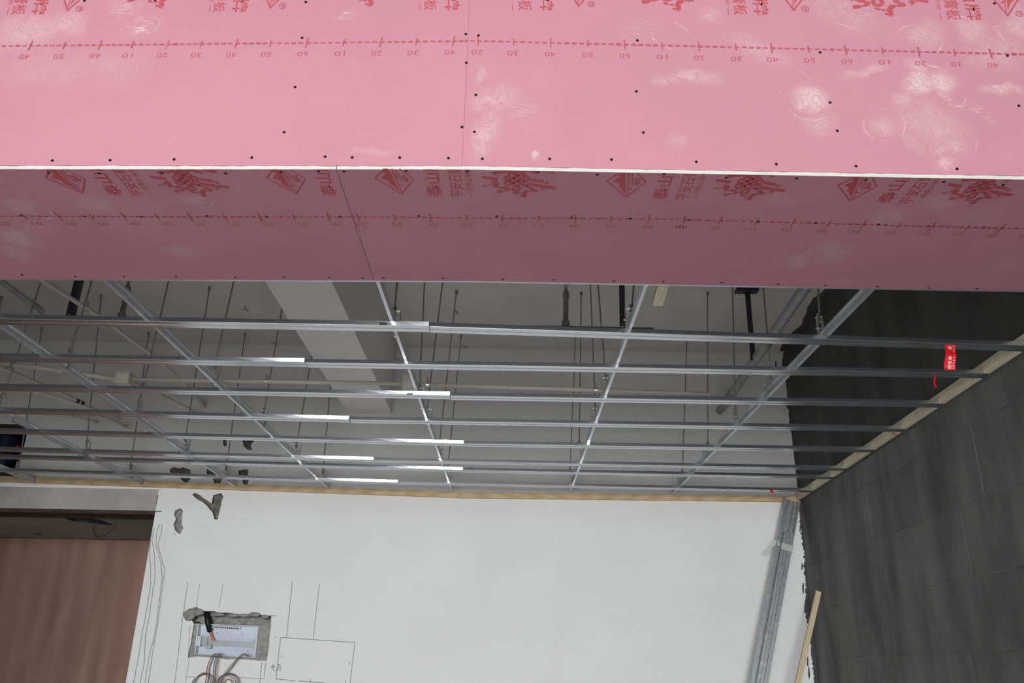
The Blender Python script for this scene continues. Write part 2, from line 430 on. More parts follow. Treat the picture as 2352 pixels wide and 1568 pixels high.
# back wall with door opening, fuse-box recess and chiselled chases
def bw(x, y): p = atY(x, y, YB); return (p.x, p.z)
fb = lambda u, v, d: Vector((u, YB + d, v))
ZL = 2.505
jamb = -2.557
box_px = [(205, 555), (225, 520), (300, 492), (345, 480), (400, 500), (470, 505), (550, 505), (600, 522), (700, 522), (800, 535), (900, 545), (1010, 528), (1100, 552), (1190, 555), (1188, 640), (1185, 700),
          (1172, 800), (1165, 900), (1150, 1000), (1140, 1065), (1060, 1062), (1000, 1055), (850, 1045), (700, 1050), (600, 1030), (480, 1022), (370, 1015), (300, 1022), (250, 1030), (270, 930), (290, 850), (300, 760), (320, 650), (300, 610), (250, 610), (228, 590)]
box_hole = [bw(380 + x / 4.9, 1300 + y / 4.9) for x, y in box_px]
chases = [
    rough_outline([bw(*p) for p in ((403, 1172), (414, 1166), (420, 1172), (418, 1190), (421, 1212), (413, 1226), (402, 1218), (399, 1204), (404, 1190), (400, 1182))], .03, .006, 1),
    rough_outline([bw(*p) for p in ((441, 1136), (448, 1131), (468, 1144), (486, 1156), (490, 1137), (508, 1132), (513, 1140), (508, 1160), (503, 1180), (500, 1192), (493, 1192), (488, 1176), (474, 1160), (452, 1146))], .03, .005, 2),
    rough_outline([bw(*p) for p in ((390, 1078), (398, 1072), (412, 1075), (420, 1073), (437, 1078), (438, 1098), (426, 1112), (421, 1105), (404, 1090), (392, 1092))], .03, .005, 3),
    rough_outline([bw(*p) for p in ((476, 1076), (500, 1078), (520, 1088), (512, 1096), (506, 1112), (494, 1112), (488, 1098), (474, 1086))], .03, .005, 4),
    rough_outline([bw(*p) for p in ((548, 1080), (570, 1078), (572, 1098), (568, 1112), (560, 1114), (556, 1100), (548, 1094))], .03, .005, 5),
    rough_outline([bw(*p) for p in ((556, 1010), (584, 1012), (576, 1022), (579, 1034), (568, 1032), (560, 1024))], .03, .005, 6),
    rough_outline([bw(*p) for p in ((512, 1008), (520, 1008), (521, 1024), (514, 1024))], .03, .003, 7),
]
outer = [(jamb, 0), (2.30, 0), (2.30, ZC), (XL, ZC), (XL, 0), (-5.4, 0), (-5.4, ZL), (jamb, ZL)]
duct = [(-4.6, 2.745), (XH, 2.745), (XH + .006, 3.02), (XH, 3.13), (-4.6, 3.13)]
mb = plate(outer, [(box_hole, 0), (duct, 0)] + [(c, 0) for c in chases], fb)
mb.prism([(jamb, YB, 0), (jamb, YB + .2, 0), (jamb, YB + .2, ZL), (jamb, YB, ZL)], (.0005, 0, 0))
wall_b = struct(build(mb, 'wall_back', m_white, fix=False))
# make the plaster face look into the room
bm = bmesh.new(); bm.from_mesh(wall_b.data)
for f_ in bm.faces:
    if abs(f_.normal.y) > .9 and f_.normal.y > 0: f_.normal_flip()
bm.to_mesh(wall_b.data); bm.free()
rec = build(cavity(box_hole, fb, .085, 0, .985), 'recess', m_mortar, wall_b)
build(cavity(duct, fb, .45, 0, 1.0), 'duct_opening', m_leftw, wall_b)
for i, c in enumerate(chases):
    build(cavity(c, fb, .030, .006, .86), 'chase', m_chase if i else m_mortar, wall_b)
# the bulging lump of mortar at the recess head
def lump(px, py, rx, rz, ry, seed):
    r = random.Random(seed); c = atY(px, py, YB); mbl = MB(); rings = []
    for i in range(5):
        a = math.pi / 2 * i / 4.5; rings.append([Vector((c.x + math.cos(q) * rx * math.cos(a) * r.uniform(.75, 1.2), YB + .004 - ry * math.sin(a), c.z + math.sin(q) * rz * math.cos(a) * r.uniform(.75, 1.2))) for q in [2 * math.pi * k / 12 for k in range(12)]])
    return mbl.loft(rings)
for k, (px, py, rx, rz, ry) in enumerate(((436, 1412, .045, .040, .03), (452, 1405, .05, .03, .03), (500, 1411, .055, .014, .03), (535, 1413, .05, .013, .028), (560, 1413, .05, .013, .028), (585, 1411, .05, .016, .03), (610, 1416, .03, .014, .03))):
    build(lump(px, py, rx, rz, ry, k + 3), 'mortar_lump', m_mortar, wall_b, smooth=True)
# darker, dirtier plaster of the lintel over the door, a millimetre proud of the wall
mb = MB().box((-5.3, YB - .0015, ZL), (jamb - .004, YB + .001, 2.66))
build(mb, 'lintel_facing', m_lintelw, wall_b)

# marks drawn on the wall: flat strokes a fraction of a millimetre thick
def stroke(mbs, pts, wdt, fm, n, lift=.0006):
    """flat ribbon through 3-D points lying on a plane with normal n"""
    n = Vector(n).normalized(); P = [Vector(p) for p in pts]; a = []; b2 = []
    for i, p in enumerate(P):
        t = (P[min(i + 1, len(P) - 1)] - P[max(i - 1, 0)]).normalized(); s = n.cross(t).normalized() * (wdt / 2)
        a.append(p + s + n * lift); b2.append(p - s + n * lift)
    k = len(P)
    mbs.add(a + b2, [(i, i + 1, k + i + 1, k + i) for i in range(k - 1)])
def zpx(x, y): return (380 + x / 4.9, 1300 + y / 4.9)
mk = MB()
def pen(pts, wd=.0028): stroke(mk, [atY(*p, YB) for p in pts], wd, None, (0, -1, 0))
for a in ([(252, 172), (190, 620), (105, 1313)], [(385, 203), (345, 470)], [(648, 190), (605, 470)], [(1430, 165), (1362, 805)], [(1733, 195), (1663, 812)], [(1190, 556), (1245, 558)],
          [(1297, 800), (1700, 828), (2135, 858)], [(1297, 800), (1242, 1275)], [(2133, 850), (2078, 1313)], [(1245, 1265), (1460, 1290)], [(1500, 1290), (1800, 1313)], [(1632, 1268), (1628, 1313)], [(2032, 1275), (2028, 1313)],
          [(1228, 798), (1250, 800)], [(1316, 1005), (1313, 1022)], [(2075, 1075), (2072, 1110)], [(246, 80), (246, 105)],
          [(268, 1035), (236, 1240)], [(240, 1240), (330, 1243)], [(1133, 1065), (1108, 1255)], [(820, 1250), (1112, 1268)], [(1085, 1080), (1062, 1313)], [(272, 690), (258, 1000)], [(272, 690), (290, 688)], [(236, 1240), (226, 1313)], [(677, 1092), (674, 1115)], [(330, 1245), (326, 1313)]):
    pen([zpx(*p) for p in a], .0030 if len(a) == 3 or a[0][0] > 1000 else .0024)
# scrawled characters beside the marked-out square
for a in ([(1185, 1140), (1225, 1110), (1235, 1135), (1190, 1150)], [(1195, 1125), (1235, 1130)], [(1213, 1100), (1208, 1150), (1225, 1175), (1255, 1170), (1262, 1150)], [(1265, 1108), (1305, 1098)], [(1270, 1125), (1300, 1120), (1298, 1165), (1268, 1170), (1270, 1125)],
          [(1280, 1100), (1275, 1125)], [(1272, 1145), (1298, 1142)], [(1290, 1165), (1296, 1185)], [(1258, 1135), (1252, 1180)]):
    pen([zpx(*p) for p in a], .0026)
pen([(363, 1137), (359, 1156), (355, 1173)], .006); pen([(355, 1174), (371, 1174.5)], .006)
pen([(397, 1228), (400, 1222), (403, 1229)], .003)
build(mk, 'pencil_mark', m_pencil, wall_b, fix=False)
mk = MB()
for l in ([(1245, 350), (1240, 420), (1215, 500), (1240, 600), (1268, 690), (1250, 850), (1215, 1100), (1180, 1300), (1140, 1568)],
          [(1225, 350), (1205, 420), (1200, 510), (1240, 650), (1247, 760), (1225, 950), (1200, 1150), (1150, 1350), (1115, 1568)],
          [(1185, 380), (1170, 470), (1190, 600), (1195, 740), (1170, 900), (1150, 1050), (1120, 1200), (1110, 1400), (1080, 1568)],
          [(1160, 450), (1150, 560), (1160, 700), (1160, 800), (1130, 1000), (1090, 1200), (1060, 1400), (1028, 1568)]):
    fine = []
    for (a, b2) in zip(l[:-1], l[1:]):
        for k in range(5): fine.append((a[0] + (b2[0] - a[0]) * k / 5 + rnd.uniform(-2, 2), a[1] + (b2[1] - a[1]) * k / 5))
    fine.append(l[-1])
    stroke(mk, [atY(x / 3.35, 1100 + y / 3.35, YB) for x, y in fine], .0055, None, (0, -1, 0))
build(mk, 'scribed_line', m_scribe, wall_b, fix=False)
# strip of dark coating that laps round the corner on to the white wall
mk = MB(); pl = [(1799, 813), (1802, 822), (1806, 830), (1806, 850), (1802, 870), (1808, 900), (1805, 930), (1813, 960), (1812, 980), (1822, 1010), (1826, 1050), (1831, 1090), (1834, 1140), (1836, 1160), (1838, 1205), (1846, 1270), (1846, 1300), (1850, 1340), (1848, 1390), (1852, 1420), (1858, 1440), (1862, 1490), (1866, 1530), (1870, 1568), (1874, 1600)]
rg = []
for i, (a, b2) in enumerate(zip(pl[:-1], pl[1:])):
    nk = max(4, int((b2[1] - a[1]) / 4))
    for k in range(nk): rg.append((a[0] + (b2[0] - a[0]) * k / nk + rnd.choice((-2.5, -1, 0, 0, 1, 2, 3)), a[1] + (b2[1] - a[1]) * k / nk))
L_ = [atY(x, y, YB) for x, y in rg]
for a, b2 in zip(L_[:-1], L_[1:]):
    mk.add([a + Vector((0, -.0007, 0)), Vector((wallx(YB), YB - .0007, a.z)), Vector((wallx(YB), YB - .0007, b2.z)), b2 + Vector((0, -.0007, 0))], [(0, 1, 2, 3)])
for (x, y, r_) in ((1838, 1215, 4), (1842, 1300, 4), (1845, 1350, 5), (1849, 1400, 4), (1853, 1470, 6), (1855, 1520, 5), (1858, 1545, 6), (1782, 840, 5), (1800, 833, 7), (1797, 848, 4)):
    poly = [atY(x + math.cos(q) * r_ * .45 * rnd.uniform(.6, 1.3), y + math.sin(q) * r_ * 2.6 * rnd.uniform(.6, 1.3), YB) + Vector((0, -.0007, 0)) for q in [2 * math.pi * k / 9 for k in range(9)]]
    mk.add(poly, [tuple(range(9))])
build(mk, 'coating_lap', m_dark, wall_b, fix=False)
# dark coating lapped on to the ceiling along the right wall
mk = MB(); prev = None
yy = 2.4
while yy < YB - .02:
    wd = .05 + .035 * math.sin(yy * 9) * rnd.uniform(.2, 1) + 0
    p = (Vector((wallx(yy), yy, ZC - .0007)), Vector((wallx(yy) - max(.015, wd), yy, ZC - .0007)))
    if prev: mk.add([prev[0], p[0], p[1], prev[1]], [(0, 1, 2, 3)])
    prev = p; yy += .07
build(mk, 'coating_lap', m_dark, ceil, fix=False)

# door recess behind the opening: soffit with a broken hole, side returns and a plywood sheet closing it
YR = 7.62
hole = rough_outline([(p.x, p.y) for p in [atZ(x, y, ZL) for x, y in ((150, 1189), (205, 1190), (232, 1194), (262, 1204), (258, 1207), (235, 1204), (200, 1200), (172, 1197))]], .06, .02, 8)
fs = lambda u, v, d: Vector((u, v, ZL + d))
so = struct(build(plate([(-5.4, YB + .001), (jamb, YB + .001), (jamb, YR + .1), (-5.4, YR + .1)], [(hole, 0)], fs), 'trim_1', m_soff, fix=False))
build(cavity(hole, fs, .10, .02, .9), 'broken_hole', m_black, so)
for (x, y) in ((88, 1226),):
    c = atZ(x, y, ZL); mk = MB().tube([c + Vector((0, 0, -.004)), c + Vector((0, 0, .002))], .036, 14); build(mk, 'pipe_sleeve', m_black, so)
struct(build(MB().box((jamb, YB + .2, 0), (jamb + .15, YR + .1, ZL + .15)), 'wall_recess_right', m_soff))
struct(build(MB().box((-5.55, YB, 0), (-5.4, YR + .1, ZL + .15)), 'wall_recess_left', m_soff))
struct(build(MB().box((-5.55, YR + .03, 0), (jamb + .15, YR + .15, ZL + .15)), 'wall_recess_back', m_soff))
ply = build(MB().box((-5.35, YR, 0), (jamb - .01, YR + .018, ZL - .004)), 'plywood_sheet', m_ply)
setp(ply, 'reddish brown plywood sheet closing the door opening in the white wall', 'plywood')
# old formwork strips left under the edge of the lintel
for i, (yo, hz, wd, zz) in enumerate(((6.045, .022, .10, .000), (6.17, .012, .075, .0), (6.27, .018, .05, .0))):
    o = build(MB().bar((-5.3, yo + wd / 2, ZL - hz / 2 - .0005), (jamb - .004, yo + wd / 2 + .012, ZL - hz / 2 - .0005), wd, hz), 'formwork_strip', m_old)
    setp(o, ('thick dark formwork strip at the outer edge of the door lintel', 'thin dark formwork strip in the middle under the door lintel', 'narrow dark formwork strip deepest under the door lintel')[i], 'wood strip', 'old formwork strips under the door lintel')
# thin cable looped from the broken hole
pts = [atY(x, y, 6.40) for x, y in ((266, 1203), (262, 1212), (252, 1222), (240, 1230), (229, 1234), (219, 1230), (215, 1219), (217, 1208), (222, 1199), (228, 1192))]
cb = build(MB().tube(pts, .0035, 6), 'cable_loop', m_rubber); setp(cb, 'thin black cable loop hanging from the broken hole in the door soffit', 'cable')

# beam under the slab
bx0, bx1, bz = -1.235, -.90, 3.264
b_ = struct(build(MB().box((bx0, Y0, bz), (bx1, YB, ZC)), 'trim_2', m_beam)); b_['label'] = 'concrete ceiling beam running to the white wall'
# pencil crosses on the ceiling and the beam side
mk = MB()
for (x, y, a) in ((565, 710, 1.0), (628, 788, .6), (1048, 716, 1.0), (1068, 796, .6)):
    P = lambda dx, dy: atZ(x + dx, y + dy, ZC) if y < 790 else atZ(x + dx, y + dy, ZC)
    stroke(mk, [P(-10, 0), P(10, 0)], .006, None, (0, 0, -1)); stroke(mk, [P(-5, -8 * a), P(5, 6 * a)], .007, None, (0, 0, -1))
build(mk, 'pencil_mark', m_pencil, ceil, fix=False)

# shop front behind the photographer (lets the daylight in)
wx0, wx1, wz0, wz1 = -2.9, 1.3, .2, 3.40
wf = MB()
wf.box((XL - .2, Y0 - .2, 0), (wx0, Y0, ZC)).box((wx1, Y0 - .2, 0), (2.6, Y0, ZC)).box((wx0, Y0 - .2, 0), (wx1, Y0, wz0)).box((wx0, Y0 - .2, wz1), (wx1, Y0, ZC))
struct(build(wf, 'wall_front', m_white))
wn = MB()
for k in range(5):
    x = wx0 + (wx1 - wx0) * k / 4; wn.box((x - .03, Y0 - .12, wz0), (x + .03, Y0 - .06, wz1))
wn.box((wx0, Y0 - .12, wz0), (wx1, Y0 - .06, wz0 + .05)).box((wx0, Y0 - .12, wz1 - .05), (wx1, Y0 - .06, wz1)).box((wx0, Y0 - .118, 2.2), (wx1, Y0 - .062, 2.25))
struct(build(wn, 'window_1', m_alu))

# ------------------------------------------------------------------ pink gypsum boards with prints and screws
def px_us(x, y): p = atZ(x, y, H); return (p.x, p.y)
def px_fr(x, y): p = atF(x, y); return (p.x, p.z)

def us(px): return px_us(*px)
# dust patches: (x px, y px, rx px, ry px, rotation, strength, kind)
SM_F = [(1858, 225, 56, 42, 0, .85, 'ring'), (2112, 188, 52, 40, .5, .80, 'ring'), (2160, 186, 44, 40, -.4, .85, 'ring'), (1985, 166, 85, 17, .36, .42, 'soft'), (2108, 150, 36, 26, -.4, .55, 'soft'),
        (1600, 178, 95, 28, .08, .45, 'fine'), (1520, 182, 36, 26, .0, .35, 'fine'), (1885, 285, 50, 46, -.7, .30, 'soft'), (2035, 288, 52, 36, .5, .40, 'soft'), (2140, 285, 110, 70, -.6, .33, 'soft'), (2175, 340, 60, 60, -.8, .36, 'fine'),
        (2172, 378, 30, 22, 0, .6, 'fine'), (2095, 330, 26, 60, .5, .25, 'soft'), (2080, 220, 60, 24, .8, .35, 'soft'), (2235, 70, 60, 36, -.4, .40, 'soft'), (2125, 80, 60, 46, -.3, .32, 'soft'), (2305, 208, 75, 13, 0, .55, 'soft'), (2210, 240, 110, 11, -.62, .6, 'scratch'),
        (1740, 110, 110, 40, -.5, .35, 'fine'), (2290, 120, 110, 60, .2, .28, 'fine'), (1930, 25, 160, 60, -.5, .22, 'fine'), (1630, 30, 40, 24, 0, .3, 'fine'), (1470, 70, 60, 60, 0, .2, 'scratch'), (2345, 55, 60, 60, 0, .45, 'soft'),
        (1140, 225, 80, 40, .35, .42, 'fine'), (1115, 300, 40, 90, -.2, .38, 'fine'), (1228, 355, 12, 18, 0, .75, 'soft'), (1100, 170, 20, 26, 0, .35, 'soft'), (1195, 250, 70, 50, -.7, .22, 'scratch'), (1555, 320, 30, 18, 0, .25, 'soft'), (1090, 330, 24, 50, 0, .3, 'soft'),
        (65, 75, 130, 60, .2, .38, 'soft'), (155, 55, 70, 42, .4, .38, 'soft'), (270, 150, 110, 60, 0, .16, 'soft'), (282, 20, 48, 26, 0, .5, 'scratch'), (325, 58, 60, 34, .1, .6, 'scratch'), (318, 70, 22, 7, .1, .8, 'soft'), (120, 160, 160, 60, 0, .14, 'soft'), (798, 35, 26, 14, 0, .8, 'scratch'), (1545, 80, 55, 34, -.3, .5, 'arc'), (290, 28, 44, 24, .2, .8, 'arc'), (322, 62, 52, 30, .2, .8, 'arc'), (150, 80, 55, 60, 0, .35, 'arc'), (1862, 232, 66, 50, .1, .7, 'arc'), (1830, 200, 50, 70, .5, .5, 'arc'), (2150, 200, 85, 60, -.6, .6, 'arc'), (2115, 90, 60, 40, -.4, .6, 'arc'), (2240, 80, 80, 44, -.4, .5, 'arc'), (2035, 285, 60, 44, .7, .6, 'arc'), (2310, 110, 90, 60, 0, .5, 'arc'), (1930, 20, 90, 40, -.6, .5, 'arc'), (790, 25, 40, 24, 0, .6, 'arc'), (2190, 330, 60, 90, -.5, .4, 'arc'), (860, 350, 80, 10, 0, .3, 'fine')]
SM_U = [(60, 470, 40, 34, -.5, .6, 'arc'), (50, 552, 56, 30, .2, .5, 'arc'), (1832, 597, 42, 20, .1, .6, 'arc'), (1905, 580, 62, 26, .1, .5, 'arc'), (455, 460, 44, 18, -.2, .5, 'arc'), (420, 576, 60, 14, -.2, .5, 'arc'), (45, 475, 48, 26, -.5, .36, 'soft'), (70, 462, 50, 14, -.6, .3, 'scratch'), (215, 466, 66, 26, -.15, .30, 'ring'), (455, 458, 46, 18, -.25, .34, 'ring'), (45, 548, 58, 30, .1, .50, 'ring'), (38, 583, 46, 22, -.25, .42, 'ring'), (415, 578, 66, 16, -.2, .30, 'soft'), (90, 520, 60, 26, 0, .2, 'fine'),
        (1832, 598, 44, 22, .05, .38, 'ring'), (1908, 581, 66, 28, .1, .34, 'ring'), (2040, 503, 64, 30, .2, .26, 'ring'), (2155, 468, 60, 26, .5, .28, 'ring'), (2240, 500, 80, 30, 0, .12, 'soft'), (1700, 640, 26, 12, 0, .25, 'fine'), (1930, 645, 60, 14, 0, .15, 'soft'), (540, 420, 60, 26, 0, .14, 'soft'), (300, 510, 120, 40, 0, .10, 'soft'), (2310, 615, 60, 20, .2, .12, 'soft'), (1140, 620, 26, 14, 0, .15, 'soft'), (1790, 455, 60, 26, 0, .12, 'soft')]
def smudge(lst, pf):
    out = []
    for (x, y, rx, ry, rot, st, k) in lst:
        c = pf(x, y); a = pf(x + rx, y); b2 = pf(x, y + ry)
        out.append((c[0], c[1], math.hypot(a[0] - c[0], a[1] - c[1]), math.hypot(b2[0] - c[0], b2[1] - c[1]), rot, st, k))
    return out
m_pinkF = board_mat('pink_board_paper_left', smudge([q for q in SM_F if q[0] < 1090], px_fr), 1)
m_pinkG = board_mat('pink_board_paper_right', smudge([q for q in SM_F if q[0] >= 1090], px_fr), 3)
m_pinkU = board_mat('pink_board_paper_underside', smudge(SM_U, px_us), 2)

XR_ = wallx(1.8) - .004
XLB = -3.0
JF = -.1325
JU = -.4475
G = .0009
def board_front(x0, x1, name):
    mbo = MB(); xs = [x0] + ([BEND] if x0 < BEND - .01 < x1 - .02 else []) + [x1]
    poly = [(x, yedge(x)) for x in xs]
    face = [Vector((x, y, ZF + .0006)) for x, y in poly] + [Vector((x, y, ZC - .006)) for x, y in poly[::-1]]
    mbo.prism(face, (0, .0012, 0)); mbo.uv = lambda v: (v.x, v.z)
    o = build(mbo, name, m_pinkF if x0 < JF - .01 else m_pinkG)
    build(MB().prism([p + Vector((0, .0013, 0)) for p in face], (0, .0082, 0)), 'board_back', m_back, o)['label'] = 'grey paper back of the board'
    return o
def board_under(x0, x1, name):
    xs = [x0] + ([BEND] if x0 < BEND < x1 else []) + [x1]
    mbo = MB(); near = [(x, yedge(x) + .001) for x in xs]; far = [(x, YFAR + .031 * max(0, BEND - x)) for x in xs[::-1]]
    mbo.prism([Vector((x, y, H)) for x, y in near + far], (0, 0, .0016)); mbo.uv = lambda v: (v.x, v.y)
    o = build(mbo, name, m_pinkU)
    core = MB()
    # raw cut edge of the gypsum core, slightly ragged
    A, B2 = [], []
    for (xa, ya), (xb, yb) in zip(near[:-1], near[1:]):
        k = max(2, int((xb - xa) / .02))
        for j in range(k + (xb == near[-1][0])):
            t = j / k; x = xa + (xb - xa) * t; y = ya + (yb - ya) * t
            A.append(Vector((x, y - .001 + rnd.uniform(-.0006, .0005), H + .0001))); B2.append(Vector((x, y - .001 + rnd.uniform(-.0006, .0005), ZF + rnd.uniform(-.0009, .0003))))
    n = len(A)
    back = [Vector((p.x, p.y + .3, 0)) for p in A]
    # strip + a body above the paper
    core.add(A + B2 + [Vector((p.x, p.y + .02, H + .0017)) for p in A] + [Vector((p.x, p.y + .02, p2.z)) for p, p2 in zip(A, B2)],
             [f for i in range(n - 1) for f in ((i, i + 1, n + i + 1, n + i), (n + i, n + i + 1, 3 * n + i + 1, 3 * n + i), (2 * n + i, 2 * n + i + 1, i + 1, i))])
    core.prism([Vector((x, y + .02, H + .0017)) for x, y in near] + [Vector((x, y, H + .0017)) for x, y in far], (0, 0, ZF - H - .0020))
    c_ = build(core, 'gypsum_core', m_gyp, o); c_['label'] = 'raw white gypsum edge of the board'
    return o
bfl = board_front(XLB, JF - .00025, 'gypsum_board'); setp(bfl, 'bright pink upright gypsum board, the one on the left of the fascia joint', 'gypsum board', 'pink gypsum boards')
bfr = board_front(JF + .00025, XR_, 'gypsum_board'); setp(bfr, 'bright pink upright gypsum board with white dust swirls, right of the fascia joint', 'gypsum board', 'pink gypsum boards')
bul = board_under(XLB, JU - G, 'gypsum_board'); setp(bul, 'shaded pink ceiling board on the left of the slanting underside joint', 'gypsum board', 'pink gypsum boards')
bur = board_under(JU + G, XR_, 'gypsum_board'); setp(bur, 'shaded pink ceiling board on the right of the slanting underside joint', 'gypsum board', 'pink gypsum boards')

# --- screws
SCF = [(120.5, 368.6), (253, 368), (400, 366), (578.5, 362), (746.7, 360), (652.6, 303.6), (677.8, 200), (694, 87), (702.5, 5), (194, 2), (356.5, 1), (809, 361.7), (918, 362), (1030, 363), (1108, 365), (1262.6, 365), (1404.5, 366.4), (1061, 292), (1089.6, 302.7), (1093, 218), (1071, 144.4), (1070, 78.5), (1099, 81.5), (1461.7, 210), (1477.7, 304.4), (1464, 93),
       (1599, 371.6), (1783, 377), (1966, 381.6), (2198, 388), (1922.8, 300.5), (1906.3, 235.5), (1883.7, 120.5), (2314, 128), (2340, 243), (2284, 8)]
SCU = [(112, 396), (228.5, 397.6), (371.6, 396.8), (518, 397.6), (645, 395), (731.5, 393), (790, 393), (932.6, 391.6), (1073.6, 393), (1236, 394.6), (1372, 400.7), (1525, 399.4), (1668, 407.6), (1830, 409), (1989, 413), (2167.7, 417.6), (2304, 424),
       (48.6, 494.8), (194, 496.5), (325, 497), (476, 495.7), (612, 497), (781, 497), (962, 495.7), (1141, 496), (1313, 499), (1448, 502), (1583, 505), (1742, 508.7), (1873, 511.7), (2018, 514.7), (2133, 519.5), (2259.7, 521.7),
       (50.7, 631), (173.5, 634.4), (285, 634.4), (404.6, 635), (540, 636), (652.6, 635.7), (756.7, 636.6), (833, 638), (881, 638), (1016.8, 639), (1155.5, 641), (1272, 642), (1411, 645), (1523, 647), (1657, 648.7), (1787, 652.6), (1896, 655), (2016, 658), (2133.5, 661), (2243.7, 662.6)]
def screw_mesh(n, r):
    n = Vector(n); mbs = MB(); a = Vector((1, 0, 0)); b2 = n.cross(a); R = []
    for rr, h in ((r, .0002), (r * .95, .0009), (r * .45, .0010), (r * .35, .0004)):
        R.append([n * h + (a * math.cos(q) + b2 * math.sin(q)) * rr for q in [2 * math.pi * k / 10 for k in range(10)]])
    return mbs.loft(R)
proto = None
for p in SCF:
    q = atF(*p); par = bfl if q.x < JF else bfr
    if proto is None: proto = build(screw_mesh((0, -1, 0), .0040), 'screw', m_screw, par, origin=(0, 0, 0)); proto.location = q - wloc(par)
    else: linked(proto, q, par)
proto = None
for p in SCU:
    q = atZ(*p, H); par = bul if q.x < JU else bur
    if proto is None: proto = build(screw_mesh((0, 0, -1), .0042), 'screw', m_screw, par, origin=(0, 0, 0)); proto.location = q - wloc(par)
    else: linked(proto, q, par)

# --- prints (flat ink)
_tc = {}
def text2d(body, bold=0.0):
    key = (body, bold)
    if key not in _tc:
        cu = bpy.data.curves.new('lettering', 'FONT'); cu.body = body; cu.resolution_u = 2; cu.fill_mode = 'BOTH'; cu.offset = bold
        ob = bpy.data.objects.new('lettering', cu); COL.objects.link(ob)
        dg = bpy.context.evaluated_depsgraph_get(); dg.update()
        me = bpy.data.meshes.new_from_object(ob.evaluated_get(dg))
        vs = [(v.co.x, v.co.y) for v in me.vertices]; fs = [tuple(p.vertices) for p in me.polygons]
        bpy.data.objects.remove(ob); bpy.data.meshes.remove(me); bpy.data.curves.remove(cu)
        x0 = min(v[0] for v in vs); x1 = max(v[0] for v in vs); y0 = min(v[1] for v in vs); y1 = max(v[1] for v in vs)
        _tc[key] = ([((v[0] - x0) / (x1 - x0), (v[1] - y0) / (y1 - y0)) for v in vs], fs)
    return _tc[key]
class Ink:
    """2-D ink drawing in board coordinates (metres), mapped on to the board afterwards"""
    def __init__(s): s.v = []; s.f = []; s.k = 0
    def lift(s): return (s.k % 40) * .000025
    def poly(s, pts):
        n = len(s.v); s.k += 1; s.v += [(p[0], p[1], s.lift()) for p in pts]; s.f.append(tuple(range(n, n + len(pts))))
    def text(s, body, org, xd, yd, wdt, hgt, shear=0.0, bold=0.0):
        vs, fs = text2d(body, bold); n = len(s.v)
        for (a, b2) in vs:
            a2 = a * wdt + shear * b2 * hgt; b3 = b2 * hgt
            s.v.append((org[0] + xd[0] * a2 + yd[0] * b3, org[1] + xd[1] * a2 + yd[1] * b3, s.lift()))
        s.f += [tuple(i + n for i in f) for f in fs]
    def ribbon(s, pts, wd):
        for (a, b2) in zip(pts[:-1], pts[1:]):
            dx, dy = b2[0] - a[0], b2[1] - a[1]; L = math.hypot(dx, dy) or 1; nx, ny = -dy / L * wd / 2, dx / L * wd / 2
            s.poly([(a[0] + nx, a[1] + ny), (b2[0] + nx, b2[1] + ny), (b2[0] - nx, b2[1] - ny), (a[0] - nx, a[1] - ny)])
        for p in pts: s.poly([(p[0] + math.cos(q) * wd / 2, p[1] + math.sin(q) * wd / 2) for q in [2 * math.pi * k / 8 for k in range(8)]])
    def ring(s, c, rx, ry, inner, n=14):
        for k in range(n):
            a, b2 = 2 * math.pi * k / n, 2 * math.pi * (k + 1) / n
            s.poly([(c[0] + math.cos(a) * rx, c[1] + math.sin(a) * ry), (c[0] + math.cos(b2) * rx, c[1] + math.sin(b2) * ry), (c[0] + math.cos(b2) * rx * inner, c[1] + math.sin(b2) * ry * inner), (c[0] + math.cos(a) * rx * inner, c[1] + math.sin(a) * ry * inner)])
    def place(s, name, m, parent, fmap, clips=()):
        me = bpy.data.meshes.new('t'); me.from_pydata(s.v, [], s.f)
        bm = bmesh.new(); bm.from_mesh(me); bpy.data.meshes.remove(me)
        for co, no in clips:
            bmesh.ops.bisect_plane(bm, geom=bm.verts[:] + bm.edges[:] + bm.faces[:], plane_co=(co[0], co[1], 0), plane_no=(no[0], no[1], 0), clear_outer=True)
        bm.verts.index_update(); mbi = MB()
        if len(bm.faces) == 0: bm.free(); return None
        mbi.add([fmap(v.co.x, v.co.y, v.co.z) for v in bm.verts], [tuple(v.index for v in f.verts) for f in bm.faces]); bm.free()
        return build(mbi, name, m, parent, fix=False)
mapU = lambda x, y, l=0: Vector((x, y, H - .0003 - l))
mapF = lambda x, z, l=0: Vector((x, yedge(x) - .0003 - l, z))

